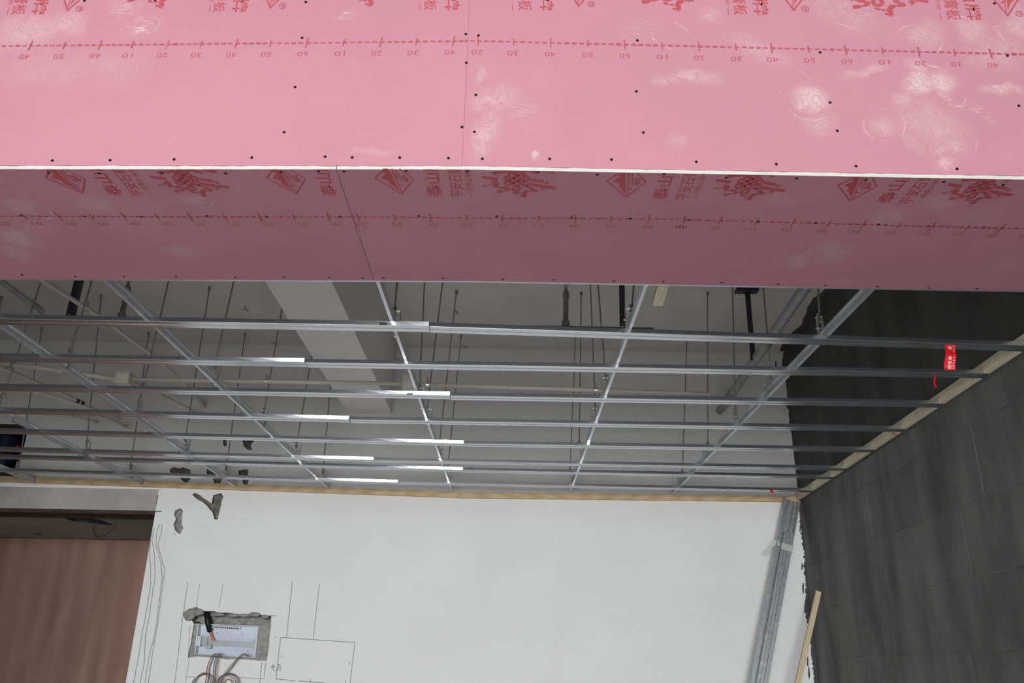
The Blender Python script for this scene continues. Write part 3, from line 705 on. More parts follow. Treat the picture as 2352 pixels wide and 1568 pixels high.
# rulers
def ruler(ink, nums, p0, p1, pf, ticks, labels, dl, xd, yd, th, lx, lw, lh, dashw, longf, skew=0.0):
    """p0, p1: pixel ends of the dashed line; ticks: pixel x of the marks"""
    A = Vector(pf(*p0)); B2 = Vector(pf(*p1)); d = (B2 - A).normalized()
    def on(px):
        y = p0[1] + (p1[1] - p0[1]) * (px - p0[0]) / (p1[0] - p0[0]); return Vector(pf(px, y))
    pr = random.Random(int(p0[0] + p1[0]))
    T = sorted(ticks)
    for a, b2 in zip(T[:-1], T[1:]):
        pa, pb = on(a), on(b2)
        for k in range(5):
            c = pa.lerp(pb, (k + .02) / 5) + d * .003; hw = .0062; hh = dashw * pr.choice((.8, .9, 1, 1, 1.35))
            n = Vector((-d.y, d.x))
            ink.poly([c - d * hw - n * hh, c + d * hw - n * hh, c + d * hw * 1.15 + n * 0, c + d * hw + n * hh, c - d * hw + n * hh, c - d * hw * 1.1])
    for t, lb in zip(ticks, labels):
        c = on(t); hh = th * (1.0 if lb in ('20', '40', '60') else .72)
        n = Vector((skew * pr.uniform(.6, 1.2), 1)).normalized() if longf else Vector((0, 1))
        for o2 in (-.0011, .0011):
            ink.poly([c + d * (o2 - .0009) - n * hh, c + d * (o2 + .0009) - n * hh, c + d * (o2 + .0009) + n * hh, c + d * (o2 - .0009) + n * hh])
        cc = c + Vector(dl) + Vector((lx, 0))
        org = cc - Vector(xd) * lw / 2 - Vector(yd) * lh / 2
        kn = Ink(); kn.text(lb, org, xd, yd, lw, lh); nums.append(kn)
ik, ikn = Ink(), []
ruler(ik, ikn, (0, 106), (1085, 94.5), px_fr, [-10, 70, 148, 230, 305, 385, 462, 543, 622, 705, 790, 875, 957, 1042, 1112], ['30', '40', '50', '60', '10', '20', '30', '40', '50', '60', '10', '20', '30', '40', '50'], (-.004, -.037), (-1, 0), (0, -1), .0165, -.004, .029, .0165, .0028, True, .15)
ik.place('ruler_print', m_inkd, bfl, mapF, [((JF - G, 0), (1, 0))])['kind'] = 'stuff'
for kn in ikn: kn.place('ruler_number', m_inkd, bfl, mapF, [((JF - G, 0), (1, 0))])
ik, ikn = Ink(), []
ruler(ik, ikn, (1090, 94), (2352, 125), px_fr, [1015, 1098, 1180, 1265, 1350, 1435, 1520, 1605, 1690, 1772, 1857, 1942, 2027, 2110, 2192, 2275, 2360], ['10', '20', '30', '40', '50', '60', '10', '20', '30', '40', '50', '60', '10', '20', '30', '40', '50'], (-.001, -.038), (-1, 0), (0, -1), .0165, 0, .030, .0165, .0028, True, -.05)
ik.place('ruler_print', m_inkd, bfr, mapF, [((JF + G, 0), (-1, 0))])['kind'] = 'stuff'
for kn in ikn: kn.place('ruler_number', m_inkd, bfr, mapF, [((JF + G, 0), (-1, 0))])
ik, ikn = Ink(), []
ruler(ik, ikn, (0, 496), (805, 498), px_us, [-20, 56, 134, 210, 284, 360, 436, 515, 596, 675, 754.5, 830], ['20', '10', '60', '50', '40', '30', '20', '10', '60', '50', '40', '30'], (.014, .041), (1, 0), (0, -1), .024, .0, .030, .019, .0028, False)
ik.place('ruler_print', m_ink, bul, mapU, [((JU - G, 0), (1, 0))])['kind'] = 'stuff'
for kn in ikn: kn.place('ruler_number', m_inkf, bul, mapU, [((JU - G, 0), (1, 0))])
ik, ikn = Ink(), []
UTR = [745, 822, 906, 988, 1070, 1154, 1238, 1321, 1404, 1490]; UTL = [1571.5, 1654, 1738, 1822, 1904, 1983, 2064, 2142, 2222, 2300, 2378]
ruler(ik, ikn, (805, 498), (1520, 502.5), px_us, UTR + [1571.5], ['10', '60', '50', '40', '30', '20', '10', '60', '50', '40', '30'], (.002, .041), (1, 0), (0, -1), .024, 0, .030, .019, .0028, False)
ruler(ik, ikn, (1571.5, 504), (2352, 525), px_us, UTL, ['30', '20', '10', '60', '50', '40', '30', '20', '10', '60', '50'], (-.006, .041), (1, 0), (0, -1), .024, 0, .030, .019, .0028, False)
ik.place('ruler_print', m_ink, bur, mapU, [((JU + G, 0), (-1, 0))])['kind'] = 'stuff'
for kn in ikn: kn.place('ruler_number', m_inkf, bur, mapU, [((JU + G, 0), (-1, 0))])

# logo blocks. L(x, y): drawing coordinates, x to the right, y down, as seen on the underside; units of the zoomed view
def emblem(k, f):
    P = lambda pts: [f(a, b2) for a, b2 in pts]
    k.poly(P([(1365, 85), (1555, 108), (1550, 146), (1366, 116)])); k.poly(P([(1950, 105), (2115, 125), (2108, 160), (1952, 140)]))
    k.poly(P([(1950, 165), (2115, 187), (2110, 224), (1953, 200)])); k.poly(P([(2122, 188), (2272, 207), (2266, 241), (2118, 222)]))
    k.poly(P([(1480, 30), (1690, 10), (1700, 45), (1490, 62)])); k.poly(P([(1560, -60), (1700, -30), (1690, 5), (1560, -25)])); k.poly(P([(1850, -40), (2050, 20), (2040, 55), (1850, 5)]))
    k.poly(P([(1300, -90), (1560, -60), (1560, -25), (1300, -55)])); k.poly(P([(2060, -20), (2230, 5), (2225, 40), (2060, 15)]))
    for c in ((2150, 160), (2105, 240), (1520, 55)):
        k.poly(P([(c[0] - 40, c[1] - 8), (c[0] - 5, c[1] - 10), (c[0] + 12, c[1] - 32), (c[0] + 14, c[1] - 8), (c[0] + 60, c[1] - 6), (c[0] + 16, c[1] + 8), (c[0] - 14, c[1] + 30), (c[0] - 8, c[1] + 4)]))
    for (cx, cy, r) in ((1680, 112, 1), (1680, 172, 1), (1735, 75, 1), (1735, 143, .9), (1790, 50, 1), (1790, 112, .9), (1790, 175, .9), (1845, 75, 1), (1845, 143, .9), (1892, 112, 1), (1892, 172, 1), (1782, 240, 1.1), (1790, -20, 1.1), (1735, 10, .9), (1845, 10, .9)):
        n = 12; sx, sy = 58 * r, 38 * r
        for q in range(n):
            a, b2 = 2 * math.pi * q / n, 2 * math.pi * (q + 1) / n; i_ = .42
            k.poly(P([(cx + math.cos(a) * sx, cy + math.sin(a) * sy), (cx + math.cos(b2) * sx, cy + math.sin(b2) * sy), (cx + math.cos(b2) * sx * i_, cy + math.sin(b2) * sy * i_), (cx + math.cos(a) * sx * i_, cy + math.sin(a) * sy * i_)]))
    def cloud(pts, wd):
        m2 = []
        for a, b2 in zip(pts[:-1], pts[1:]):
            for j in range(3): m2.append((a[0] + (b2[0] - a[0]) * j / 3, a[1] + (b2[1] - a[1]) * j / 3))
        m2.append(pts[-1])
        for i, c in enumerate(m2):
            r = wd * (.75 + .35 * math.sin(i * 1.3)); k.poly(P([(c[0] + math.cos(q) * r * 1.5, c[1] + math.sin(q) * r) for q in [2 * math.pi * j / 8 for j in range(8)]]))
    cloud([(1500, 165), (1560, 180), (1525, 212), (1590, 230), (1650, 232), (1690, 250), (1640, 275), (1560, 285)], 17)
    cloud([(1385, 214), (1430, 203), (1480, 190)], 9); cloud([(1950, 228), (1985, 240), (2020, 260), (1940, 272), (1890, 282), (1875, 305), (1905, 325), (1885, 343), (1845, 338)], 16)
    cloud([(1750, 292), (1790, 302), (1830, 306)], 9); cloud([(1900, 200), (1930, 215)], 10)
def diamond(k, f, sgn=1):
    P = lambda pts: [f(a, b2) for a, b2 in pts]
    O = [(38, 140), (338, 350), (538, 142), (285, -70)]; cx, cy = 300, 140
    I = [(cx + (a - cx) * .90, cy + (b2 - cy) * .90) for a, b2 in O]
    for i in range(4): j = (i + 1) % 4; k.poly(P([O[i], O[j], I[j], I[i]]))
    k.poly(P([(120, 142), (165, 150), (215, 172), (205, 212), (240, 228), (275, 255), (318, 298), (250, 40)])); k.poly(P([(120, 142), (250, 40), (232, 0), (160, 55), (200, 75), (190, 112)]))
    k.poly(P([(262, 10), (275, 10), (352, 318), (340, 318)])); k.poly(P([(290, 10), (302, 10), (336, 152), (318, 155)])); k.poly(P([(325, 20), (340, 20), (380, 195), (368, 197)])); k.poly(P([(318, 205), (385, 232), (378, 242), (330, 228)]))
    k.poly(P([(388, 142), (440, 132), (465, 155), (450, 178), (395, 180)]))
    for yy in (98, 112, 126): k.poly(P([(375, yy), (445, yy - 6), (446, yy + 1), (377, yy + 7)]))
def block_under(cx_px, cy_px, parent, clips, only=None):
    ox, oy = px_us(cx_px, cy_px)                 # diamond centre line
    sx, sy = .000208, .000364
    y0 = yedge(ox)
    f = lambda a, b2: (ox + (a - 290) * sx, y0 + (b2 - 27) * sy)
    k = Ink(); diamond(k, f); k.place('logo_print', m_ink, parent, mapU, clips)
    def col(body, xl, wdt, y_start, adv, hgt, bold):  # column read upwards
        n = len(body); L = adv * n; k = Ink()
        k.text(body, f(xl + hgt, y_start), (0, -1), (-1, 0), L * sy, hgt * sx, 0, bold); k.place('lettering_print', m_ink, parent, mapU, clips)
    col('泰山牌', 655, 0, 366, 158, 200, .015); col('平安石膏板', 945, 0, 366, 97, 175, .006); col('用泰山·保平安', 1150, 0, 282, 48, 82, 0)
    k = Ink(); k.poly([f(1200, 300), f(1206, 300), f(1212, 366), (f(1206, 366))]); k.place('dash_print', m_ink, parent, mapU, clips)
    k = Ink(); emblem(k, f); k.place('emblem_print', m_ink, parent, mapU, clips)
edge_clip = lambda: [((0, YF + .0015), (0, -1))]
edgeL = [((BEND, YF + .0015), (-.031, -1))]
for cx in (147, 655):
    block_under(cx, 405, bul, edgeL + [((JU - G - .001, 0), (1, 0))])
for cx in (905, 1442, 1985):
    block_under(cx, 405, bur, edge_clip() + [((JU + G, 0), (-1, 0))])

def block_front(x_emb, x_t3, x_t2, x_t1, x_tip, x_r, yb, parent, clips):
    """pixel positions of the five printed columns; yb = pixel line on which they end"""
    def at(px, y=yb): return px_fr(px, y)
    def col(body, xs, L, hb):
        a = at(xs[0]); b2 = at(xs[1]); hgt = b2[0] - a[0]; k = Ink()
        k.text(body, (a[0], a[1] + L), (0, -1), (1, 0), L, hgt, 0, hb); k.place('lettering_print', m_ink, parent, mapF, clips)
    col('泰山牌', x_t1, .178, .013); col('平安石膏板', x_t2, .185, .008)
    k = Ink(); a = at(x_t3[0]); b2 = at(x_t3[1]); k.text('用泰山·保平安', (a[0], a[1] + .19), (0, -1), (1, 0), .155, b2[0] - a[0], 0, 0); k.place('lettering_print', m_ink, parent, mapF, clips); k = Ink()
    m_ = (a[0] + b2[0]) / 2; k.poly([(m_ - .001, a[1]), (m_ + .001, a[1]), (m_ + .001, a[1] + .024), (m_ - .001, a[1] + .024)])
    if x_r:
        c = at(x_r, yb - 14); k.ring(c, .0105, .0105, .78); k.text('R', (c[0] + .0042, c[1] + .0052), (-1, 0), (0, -1), .0085, .0100)
    k.place('mark_print', m_ink, parent, mapF, clips)
    if x_tip:
        t = at(x_tip, yb - 7); f = lambda a2, b3: (t[0] - (a2 - 338) * .000205, t[1] - (b3 - 350) * .00042)
        k = Ink(); diamond(k, f); k.place('logo_print', m_ink, parent, mapF, clips)
    e0 = at(x_emb[0], yb - 10); e1 = at(x_emb[1], yb - 10); s2 = (e1[0] - e0[0]) / 420
    f = lambda a2, b3: (e0[0] + (a2 - 1830) * s2 - 0 * b3, e0[1] - (b3 - 352) * .00042 )
    k = Ink(); emblem(k, f); k.place('emblem_print', m_ink, parent, mapF, clips)
cl = [((JF - G, 0), (1, 0))]; cr_ = [((JF + G, 0), (-1, 0))]
block_front((-85, 0), (10, 22), (24, 56), (70, 104), 154, 183, 34, bfl, cl)
block_front((356, 453), (475, 486), (488, 516), (531, 568), 620, 649, 28, bfl, cl)
block_front((838, 934), (958, 968), (973, 1003), (1020, 1055), 1110, None, 24, bfl, cl)
block_front((1050, 1152), (1172, 1181), (1190, 1222), (1240, 1272), 1328.5, 1357.6, 24, bfr, cr_)
block_front((1545, 1645), (1669, 1678), (1686, 1717), (1732, 1767), 1823, 1850, 34, bfr, cr_)
block_front((2033, 2135), (2157, 2168), (2176, 2209), (2222, 2257), 2315, 2341, 46, bfr, cr_)

# ------------------------------------------------------------------ timber battens
ys = {}   # furring lines: pixel ends of left and right piece, the joint between them
FUR = [((0, 732), (985, 749), (986, 750), (2352, 794)), ((0, 820), (699, 832), (700, 833), (2266, 858)), ((0, 889), (1033, 908), (1034, 909.5), (2166, 927.5)),
       ((0, 942.7), (801, 963), (803, 964), (2080, 985)), ((0, 990), (1065, 1018.5), (1066, 1019), (2011, 1033)), ((0, 1032), (858, 1056), (859, 1057), (1949, 1076)),
       ((0, 1049), (1063, 1079), (1064, 1080), (1923, 1096)), ((0, 1080), (914, 1108), (915, 1108), (1875, 1127))]
fur = []
for (a, b2, c, d) in FUR:
    fur.append(tuple(atZ(x, y, ZF) for x, y in (a, b2, c, d)))
def line_at(p, q, x): t = (x - p.x) / (q.x - p.x); return p.y + (q.y - p.y) * t
FW = .058
# right wall batten, notched where the channels go in
bh, bd = .046, .028
ends = []
for (a, b2, c, d) in fur:
    y = line_at(c, d, wallx(d.y) - .01); ends.append(y)
toT = lambda y: (y - WA.y) / WT.y
mb = MB()
def wall_box(mbx, t0, t1, z0, z1, d0, d1):
    mbx.prism([wr(t0, z0, d0), wr(t1, z0, d0), wr(t1, z0, d1), wr(t0, z0, d1)], (0, 0, z1 - z0))
tA, tB = toT(1.82), T1 - .032
cuts = [tA] + [v for y in ends for v in (toT(y) - .003, toT(y + FW) + .006)] + [tB]
wall_box(mb, tA, tB, ZF + FH + .002, ZF + bh, .004, bd)
for a, b2 in zip(cuts[::2], cuts[1::2]):
    if b2 > a: wall_box(mb, a, b2, ZF, ZF + FH + .002, .004, bd)
o = build(mb, 'wood_batten', m_pineY); setp(o, 'pale pine batten fixed along the dark wall, notched for the steel channels', 'batten', 'pine battens round the walls')
# battens on the back wall and on the left wall
def bbat(p0, p1, lab, endx=None):
    a = atY(*p0, YB); b2 = atY(*p1, YB); z = bh / 2
    o = build(MB().bar((a.x, YB - .016, a.z + .021), (b2.x, YB - .016, b2.z + .021), .030, .042, (0, 1, 0)), 'wood_batten', m_pine)
    return setp(o, lab, 'batten', 'pine battens round the walls')
bbat((-260, 1098), (1057, 1144), 'pine batten on the white wall, left of the joint, over the door')
bbat((1059, 1144.5), (1833, 1153.5), 'pine batten on the white wall, right of the joint, behind the steel studs')
o = build(MB().bar((-4.5, YB - .016, 2.766), (XH - .012, YB - .016, 2.750), .030, .030, (0, 1, 0)), 'wood_batten', m_old); setp(o, 'dark batten above the pine one at the far left, under the dark opening', 'batten')
# loose batten lying on top of the boards, its end sticking out beyond them
a = atZ(1503, 703, ZM + .001); b2 = atZ(1517, 653, ZM + .001); dv = (b2 - a).normalized()
o = build(MB().bar(a + Vector((.011, 0, .012)), a + Vector((.011, 0, .012)) + dv * .62, .036, .022), 'wood_batten', m_pineY); setp(o, 'short pine batten end sticking out over the pink boards near the fourth runner', 'batten')

# ------------------------------------------------------------------ furring channels
def furring(p, q, x0, x1, lean, lab, joint_end, mt=None):
    """C-section from x0 to x1 along the line p-q; the near flange leans out towards its spliced end by `lean`"""
    L = x1 - x0; st = [x0] + [x1 - s for s in (.8, .7, .6, .5, .4, .3, .2, .1, .04) if s < L] + [x1] if lean else [x0, x1]
    rings = []
    for x in st:
        y = line_at(p, q, x); s = max(0, 1 - (x1 - x) / .66) ** 1.3 if lean else 0
        a = lean * s; dy = -math.sin(a) * FH; dz = math.cos(a) * FH
        prof = [(.008 + dy, dz), (dy, dz), (dy * .08, .0018), (.0006, .0005), (.0018, 0), (FW * .40, 0), (FW * .43, .0022), (FW * .57, .0022), (FW * .60, 0), (FW, 0), (FW, FH), (FW - .008, FH)]
        rings.append([Vector((x, y + u, ZF + v)) for u, v in thick(prof, .0009)])
    o = build(MB().loft(rings), 'furring_channel', mt or m_galv2)
    return setp(o, lab, 'ceiling channel', 'furring channels crossing the ceiling')
ordn = ['first', 'second', 'third', 'fourth', 'fifth', 'sixth', 'seventh', 'eighth']
furobj = []
lean = [math.radians(v) for v in (8.5, 13, 12.5, 12, 12.5, 12.5, 12, 12.5)]
for i, (a, b2, c, d) in enumerate(fur):
    xe = wallx(line_at(c, d, 2.0)) - .004
    l = furring(a, b2, -4.05, b2.x - .0006, lean[i], 'galvanised cross channel, left length of the %s line from the pink boards' % ordn[i], True)
    r = furring(c, d, c.x + .0006, xe, 0, 'galvanised cross channel, right length of the %s line from the pink boards' % ordn[i], False)
    furobj.append((l, r))
# the channel the edge of the boards is screwed to; it shows as a thin bright line
p, q = Vector((-2.0, YFAR + .058, ZF)), Vector((BEND, YFAR, ZF))
for (x0, x1, pa, qa, lab) in ((-2.9, BEND - .001, Vector((-2, YFAR - .027 + .031 * 1.868, 0)), Vector((BEND, YFAR - .027, 0)), 'galvanised channel behind the far edge of the pink boards, left length'), (BEND + .001, wallx(2.4) - .004, Vector((-1, YFAR - .027, 0)), Vector((1, YFAR - .027, 0)), 'galvanised channel behind the far edge of the pink boards, right length')):
    furring(pa, qa, x0, x1, 0, lab, False, m_galv)

# ------------------------------------------------------------------ main runners
MAINS = [(-3.46, -3.46), (-2.678, -2.679), (-1.966, -1.996), (-1.383, -1.319), (-.459, -.423), (.434, .434), (1.186, 1.176)]
names = ['seventh from the dark wall', 'sixth from the dark wall', 'fifth from the dark wall', 'fourth from the dark wall', 'third from the dark wall', 'second from the dark wall', 'nearest the dark wall']
MY0, MY1 = 1.87, 5.985
def mainx(i, y): a, b2 = MAINS[i]; return a + (b2 - a) * (y - 2.0) / 4.0
mainobj = []
for i in range(7):
    root = empty('main_runner', (mainx(i, 3.5), 3.5, ZM), 'galvanised main runner over the cross channels, the %s' % names[i], 'ceiling channel', 'main runners under the hanger rods')
    prof = [(0, .005), (0, 0), (.012, 0), (.012, .011), (.0105, .014), (.0105, .024), (.012, .027), (.012, .038), (0, .038), (0, .033)]
    out = thick(prof, .0011)
    segs = [(MY0, MY1)]
    sp = 4.0 + (i * .37) % 1.3
    for (ya, yb_) in ((MY0, sp), (sp + .002, MY1)):
        rings = [[Vector((mainx(i, y) + u, y, ZM + v)) for u, v in out] for y in (ya, yb_)]
        build(MB().loft(rings), 'channel_length', m_galv, root)
    # splice sleeve
    rings = [[Vector((mainx(i, y) + u * 1.16 - .001, y, ZM + v * 1.04 - .0007)) for u, v in thick([(0, .006), (0, 0), (.012, 0), (.012, .038), (0, .038)], .0008)] for y in (sp - .07, sp + .07)]
    build(MB().loft(rings), 'splice_sleeve', m_galv2, root)
    mainobj.append(root)
# clips where a cross channel hangs from a runner
clip = None
for i in range(7):
    for k, (a, b2, c, d) in enumerate(fur):
        x = mainx(i, (a.y + d.y) / 2) + .006
        pq = (a, b2) if x < b2.x else (c, d)
        y = line_at(pq[0], pq[1], x)
        if x < -4.0: continue
        if clip is None:
            cm = MB(); cm.box((-.014, -.0011, .0012), (.014, -.0004, .0165)); cm.box((-.010, -.0011, .0165), (.010, .006, .0172)); cm.box((-.002, .004, .0172), (.002, .006, .026))
            clip = build(cm, 'clip', m_galv2, furobj[k][0 if x < b2.x else 1], origin=(0, 0, 0)); clip.location = Vector((x - .030, y, ZF)) - wloc(clip.parent)
        else:
            linked(clip, (x - .030, y, ZF), furobj[k][0 if x < b2.x else 1])

# ------------------------------------------------------------------ hanger rods
RODS = [  # runner, distance, two pixels on the rod, words
    (0, 5.20, (4, 685), (-6, 740)), (0, 5.75, (97, 751), (72, 900)),
    (1, 4.15, (97, 645), (20, 900)), (1, 5.14, (233, 677), (203, 834)), (1, 5.816, (342, 763), (297, 974.6)),
    (2, 3.477, (212, 639), (160, 811)), (2, 4.245, (388, 642), (333, 871)), (2, 4.98, (481, 662), (428.6, 945)), (2, 5.80, (565, 756.5), (525.5, 964)),
    (3, 3.606, (537, 644), (497.5, 819)), (3, 4.362, (646.7, 713), (606, 946)), (3, 5.10, (714, 815), (678.6, 1000)), (3, 5.86, (757.6, 885), (746, 1000)),
    (4, 2.962, (912, 645.5), (905.6, 717)), (4, 3.92, (974.5, 645.5), (962, 888)), (4, 4.283, (1015.8, 647), (977, 939)), (4, 4.974, (1048.5, 668), (1016.6, 949)), (4, 5.76, (1060, 763), (1033, 1003)),
    (5, 2.895, (1454, 652), (1447, 731)), (5, 3.715, (1373.5, 650.6), (1389, 834)), (5, 4.211, (1356, 650.6), (1368, 951)), (5, 4.966, (1335, 672), (1331, 960)), (5, 5.72, (1321.7, 770.5), (1314, 958)),
    (6, 2.945, (1878, 661), (1882, 734)), (6, 3.634, (1753, 660), (1769, 840)), (6, 4.20, (1682, 656), (1688, 950)), (6, 4.924, (1625, 671), (1631.6, 959)), (6, 5.70, (1578, 777), (1580, 1003))]
per = {}
for r_ in RODS: per.setdefault(r_[0], []).append(r_)
anchor_p = nut_p = None
for (i, D, pa, pb) in RODS:
    k = [r_[1] for r_ in per[i]].index(D); n = len(per[i])
    pos = ordn[k] + ' rod from the pink boards'
    a = atY(*pa, D); b2 = atY(*pb, D)
    ext = lambda z: a + (b2 - a) * ((z - a.z) / (b2.z - a.z))
    top = ext(ZC)
    xm = mainx(i, D) + .006
    bot = Vector((xm - .012, D, ZM + .105))
    # keep the rod's own lean where the picture shows it
    lo = ext(bot.z)
    if abs(lo.x - xm) < .10: bot.x = lo.x if abs(lo.x - xm) < .02 else xm + (.02 if lo.x > xm else -.02)
    root = empty('hanger_rod', top, 'hanger rod, %s, on the runner %s' % (pos, names[i]), 'hanger rod', 'hanger rods between the ceiling and the runners')
    if bx0 - .03 < top.x < bx1 + .03: top = ext(bz)
    build(MB().tube([top, bot - Vector((0, 0, .03))], .0042, 6), 'rod', m_rod, root)
    build(MB().tube([top - Vector((0, 0, .0)), top - Vector((0, 0, .012))], .010, 8).tube([top - Vector((0, 0, .012)), top - Vector((0, 0, .03))], .0075, 6), 'anchor', m_rod, root)
    build(MB().disc(bot + Vector((0, 0, .012)), (0, 0, -1), .0095, .009, 6).disc(bot - Vector((0, 0, .012)), (0, 0, -1), .0095, .009, 6), 'nut', m_nut, root)
    # stirrup: top tab, two legs down the sides of the runner, a pin under it
    hb = MB(); z1 = bot.z - .003; w2 = .0115
    hb.box((min(bot.x, xm) - w2, D - .011, z1), (max(bot.x, xm) + w2, D + .011, z1 + .0025))
    hb.box((xm - .0105, D - .011, ZM - .003), (xm - .0085, D + .011, z1)); hb.box((xm + .0085, D - .011, ZM + .012), (xm + .0105, D + .011, z1))
    hb.box((xm - .0105, D - .011, ZM - .0035), (xm + .0015, D + .011, ZM - .0015)); hb.tube([(xm - .018, D, ZM + .055), (xm + .018, D, ZM + .055)], .0035, 6)
    build(hb, 'stirrup', m_nut, root)

# ------------------------------------------------------------------ pipes, conduits, sprinklers
SY = 4.62
pz = lambda x, y: atY(x, y, SY)
pipe_pts = [pz(-40, 733), pz(279, 739), pz(1300, 753), pz(1500, 758)]
sp_root = empty('sprinkler_pipe', pipe_pts[2], 'green-grey sprinkler pipe behind the first channel, with two upright sprinkler drops', 'pipe')
build(MB().tube([pipe_pts[0], pipe_pts[3]], .017, 12), 'pipe', m_spr, sp_root, smooth=True)
def sprinkler(xt, yt, xb, yb2):
    t = pz(xt, yt); b2 = pz(xb, yb2); d = (t - b2).normalized(); L = (t - b2).length
    rm = MB().tube([b2, b2 + d * .030], .024, 12).tube([b2 + d * .03, b2 + d * (L * .66)], .0165, 12).tube([b2 + d * (L * .66), b2 + d * (L * .70)], .021, 12).tube([b2 + d * (L * .70), b2 + d * (L * .80)], .0195, 12).tube([b2 + d * (L * .80), b2 + d * (L * .86)], [.017, .010], 12)
    r = build(rm, 'riser', m_spr, sp_root)
    h = MB(); q = b2 + d * (L * .85)
    h.tube([q, q + d * .012], .009, 8); h.tube([q + d * .01, q + d * .05], .0035, 6)
    for s in (-1, 1): h.tube([q + Vector((s * .006, 0, .008)), q + Vector((s * .013, 0, .026)), q + Vector((s * .009, 0, .046)), q + Vector((0, 0, .054))], .0025, 6)
    h.tube([q + Vector((0, 0, .054)), q + Vector((0, 0, .057))], .017, 10)
    build(h, 'sprinkler_head', m_spr, r)
sprinkler(1300, 652, 1299, 748); sprinkler(297, 641, 279, 731)
def hangbar(xt, yt, xb, yb2, wd, lab, D=SY - .062, plate_=False, zt=None):
    b2 = atY(xb, yb2, D); a = atY(xt, yt, D); t = a + (a - b2) * ((ZC - a.z) / (a.z - b2.z))
    root = empty('pipe_hanger', b2, lab, 'pipe hanger')
    hb = MB(); hb.bar(b2, t - Vector((0, 0, .004)), wd, .004, (1, 0, 0)); hb.bar(b2 + Vector((wd / 2 - .002, .018, 0)), t + Vector((wd / 2 - .002, .018, -.004)), .004, .036, (1, 0, 0))
    build(hb, 'angle_bar', m_black, root)
    hp = MB(); hp.box((t.x - .075, D - .03, ZC - .009), (t.x + .075, D + .05, ZC - .001)); build(hp, 'ceiling_plate', m_black, root)
    hc = MB(); hc.disc(b2 + Vector((0, -.001, .012)), (0, -1, 0), .006, .006, 6); build(hc, 'bolt', m_nut, root)
    return root
hangbar(1428, 652, 1430, 749, .034, 'flat black steel hanger bar beside the fifth rod row, ending behind the first channel')
hangbar(179, 640, 158, 727, .040, 'wide black steel hanger bar at the left, crossing behind a cream conduit')
# T-hanger and the grey pipe that runs to the back wall
ZP = 3.335
g0, g1 = atZ(1850, 660, ZP), atZ(1655, 940, ZP)
d = (g1 - g0).normalized(); g1 = g0 + d * ((YB - .001 - g0.y) / d.y); gs = g0 + d * ((1.9 - g0.y) / d.y)
root = empty('grey_pipe', g1, 'thick grey steel pipe running along the ceiling into the white wall, near the dark wall', 'pipe')
build(MB().tube([gs, g1], .030, 14), 'pipe', m_gpipe, root, smooth=True)
for s in (.80, .36):
    c = g0.lerp(g1, s); build(MB().tube([c - d * .012, c + d * .012], .034, 14), 'pipe_clamp', m_rod, root)
D = 4.87; c0 = g0 + d * ((D - g0.y) / d.y)
tp = atY(1715, 672, D); tp.z = ZC; bt = atY(1730, 826, D)
root = empty('pipe_hanger', tp, 'black steel T-shaped hanger holding the thick grey pipe', 'pipe hanger')
build(MB().box((tp.x - .072, D - .03, ZC - .020), (tp.x + .072, D + .03, ZC - .001)), 'ceiling_plate', m_black, root)
build(MB().bar((tp.x + .005, D, ZC - .02), bt, .032, .006, (1, 0, 0)).bar((tp.x + .005 + .014, D + .016, ZC - .02), bt + Vector((.014, .016, 0)), .004, .03, (1, 0, 0)), 'angle_bar', m_black, root)
build(MB().tube([(bt.x, D - .002, bt.z + .02), (c0.x, D, c0.z)], .006, 6).disc((bt.x, D - .004, bt.z + .02), (0, -1, 0), .009, .008, 6), 'bolt', m_nut, root)

def conduit(pts, r, lab, name='conduit', m=m_cream, clips=(), bands=()):
    root = empty(name, pts[len(pts) // 2], lab, 'conduit')
    build(MB().tube(pts, r, 10), 'tube', m, root, smooth=True)
    for p in clips:
        build(MB().tube([p - Vector((.008, 0, 0)), p + Vector((.008, 0, 0))], r + .003, 10).box((p.x - .006, p.y - .004, p.z + r), (p.x + .006, p.y + .004, p.z + r + .03)), 'saddle_clip', m_nut, root)
    for p0, p1 in bands: build(MB().tube([p0, p1], r + .0012, 10), 'black_band', m_rubber, root)
    return root
YC = 4.10
q = lambda x, y: atY(x, y, YC)
conduit([q(306, 871), q(600, 875.5), q(926, 881)], .0105, 'cream conduit between the two white junction boxes', clips=[q(333, 871.5), q(612, 875.7)])
conduit([q(956, 882.5), q(1300, 893), q(1630, 905)], .0105, 'cream conduit running right from the second junction box to a cut end', clips=[q(982, 883.4), q(1368, 895.5)])
b1 = q(287, 870)
conduit([b1 + Vector((-.045, 0, .0)), atY(120, 848, YC), atY(-60, 829, YC)], .012, 'cream conduit running left from the junction box with two knockouts', clips=[q(29, 839)])
z33 = 3.30
conduit([atZ(x, y, z33) for x, y in ((60, 619), (88, 638), (224, 724), (349, 815), (426, 879), (484, 947))], .013, 'long cream conduit slanting from the pink boards across the slab at the left', clips=[atZ(200, 709, z33)])
z31 = 3.10
conduit([atZ(x, y, z31) for x, y in ((-30, 829), (0, 843), (110, 889), (189, 925), (240, 954), (290, 979))], .013, 'cream conduit with black tape bands, low at the far left', bands=[(atZ(174, 918, z31), atZ(180, 921, z31)), (atZ(185, 923, z31), atZ(191, 926, z31)), (atZ(221, 943, z31), atZ(226, 946, z31)), (atZ(233, 950, z31), atZ(238, 953, z31))])
z30 = 3.00
conduit([atZ(x, y, z30) for x, y in ((20, 884), (59, 894), (122, 910), (184, 931), (280, 963))], .010, 'thin cream conduit under the one with black tape bands')
conduit([b1 + Vector((.02, .036, -.005)), atY(355, 901, 4.75), atY(426, 934, 5.6), atY(456, 949, YB - .002)], .010, 'short cream conduit slanting away behind the junction box with two knockouts')
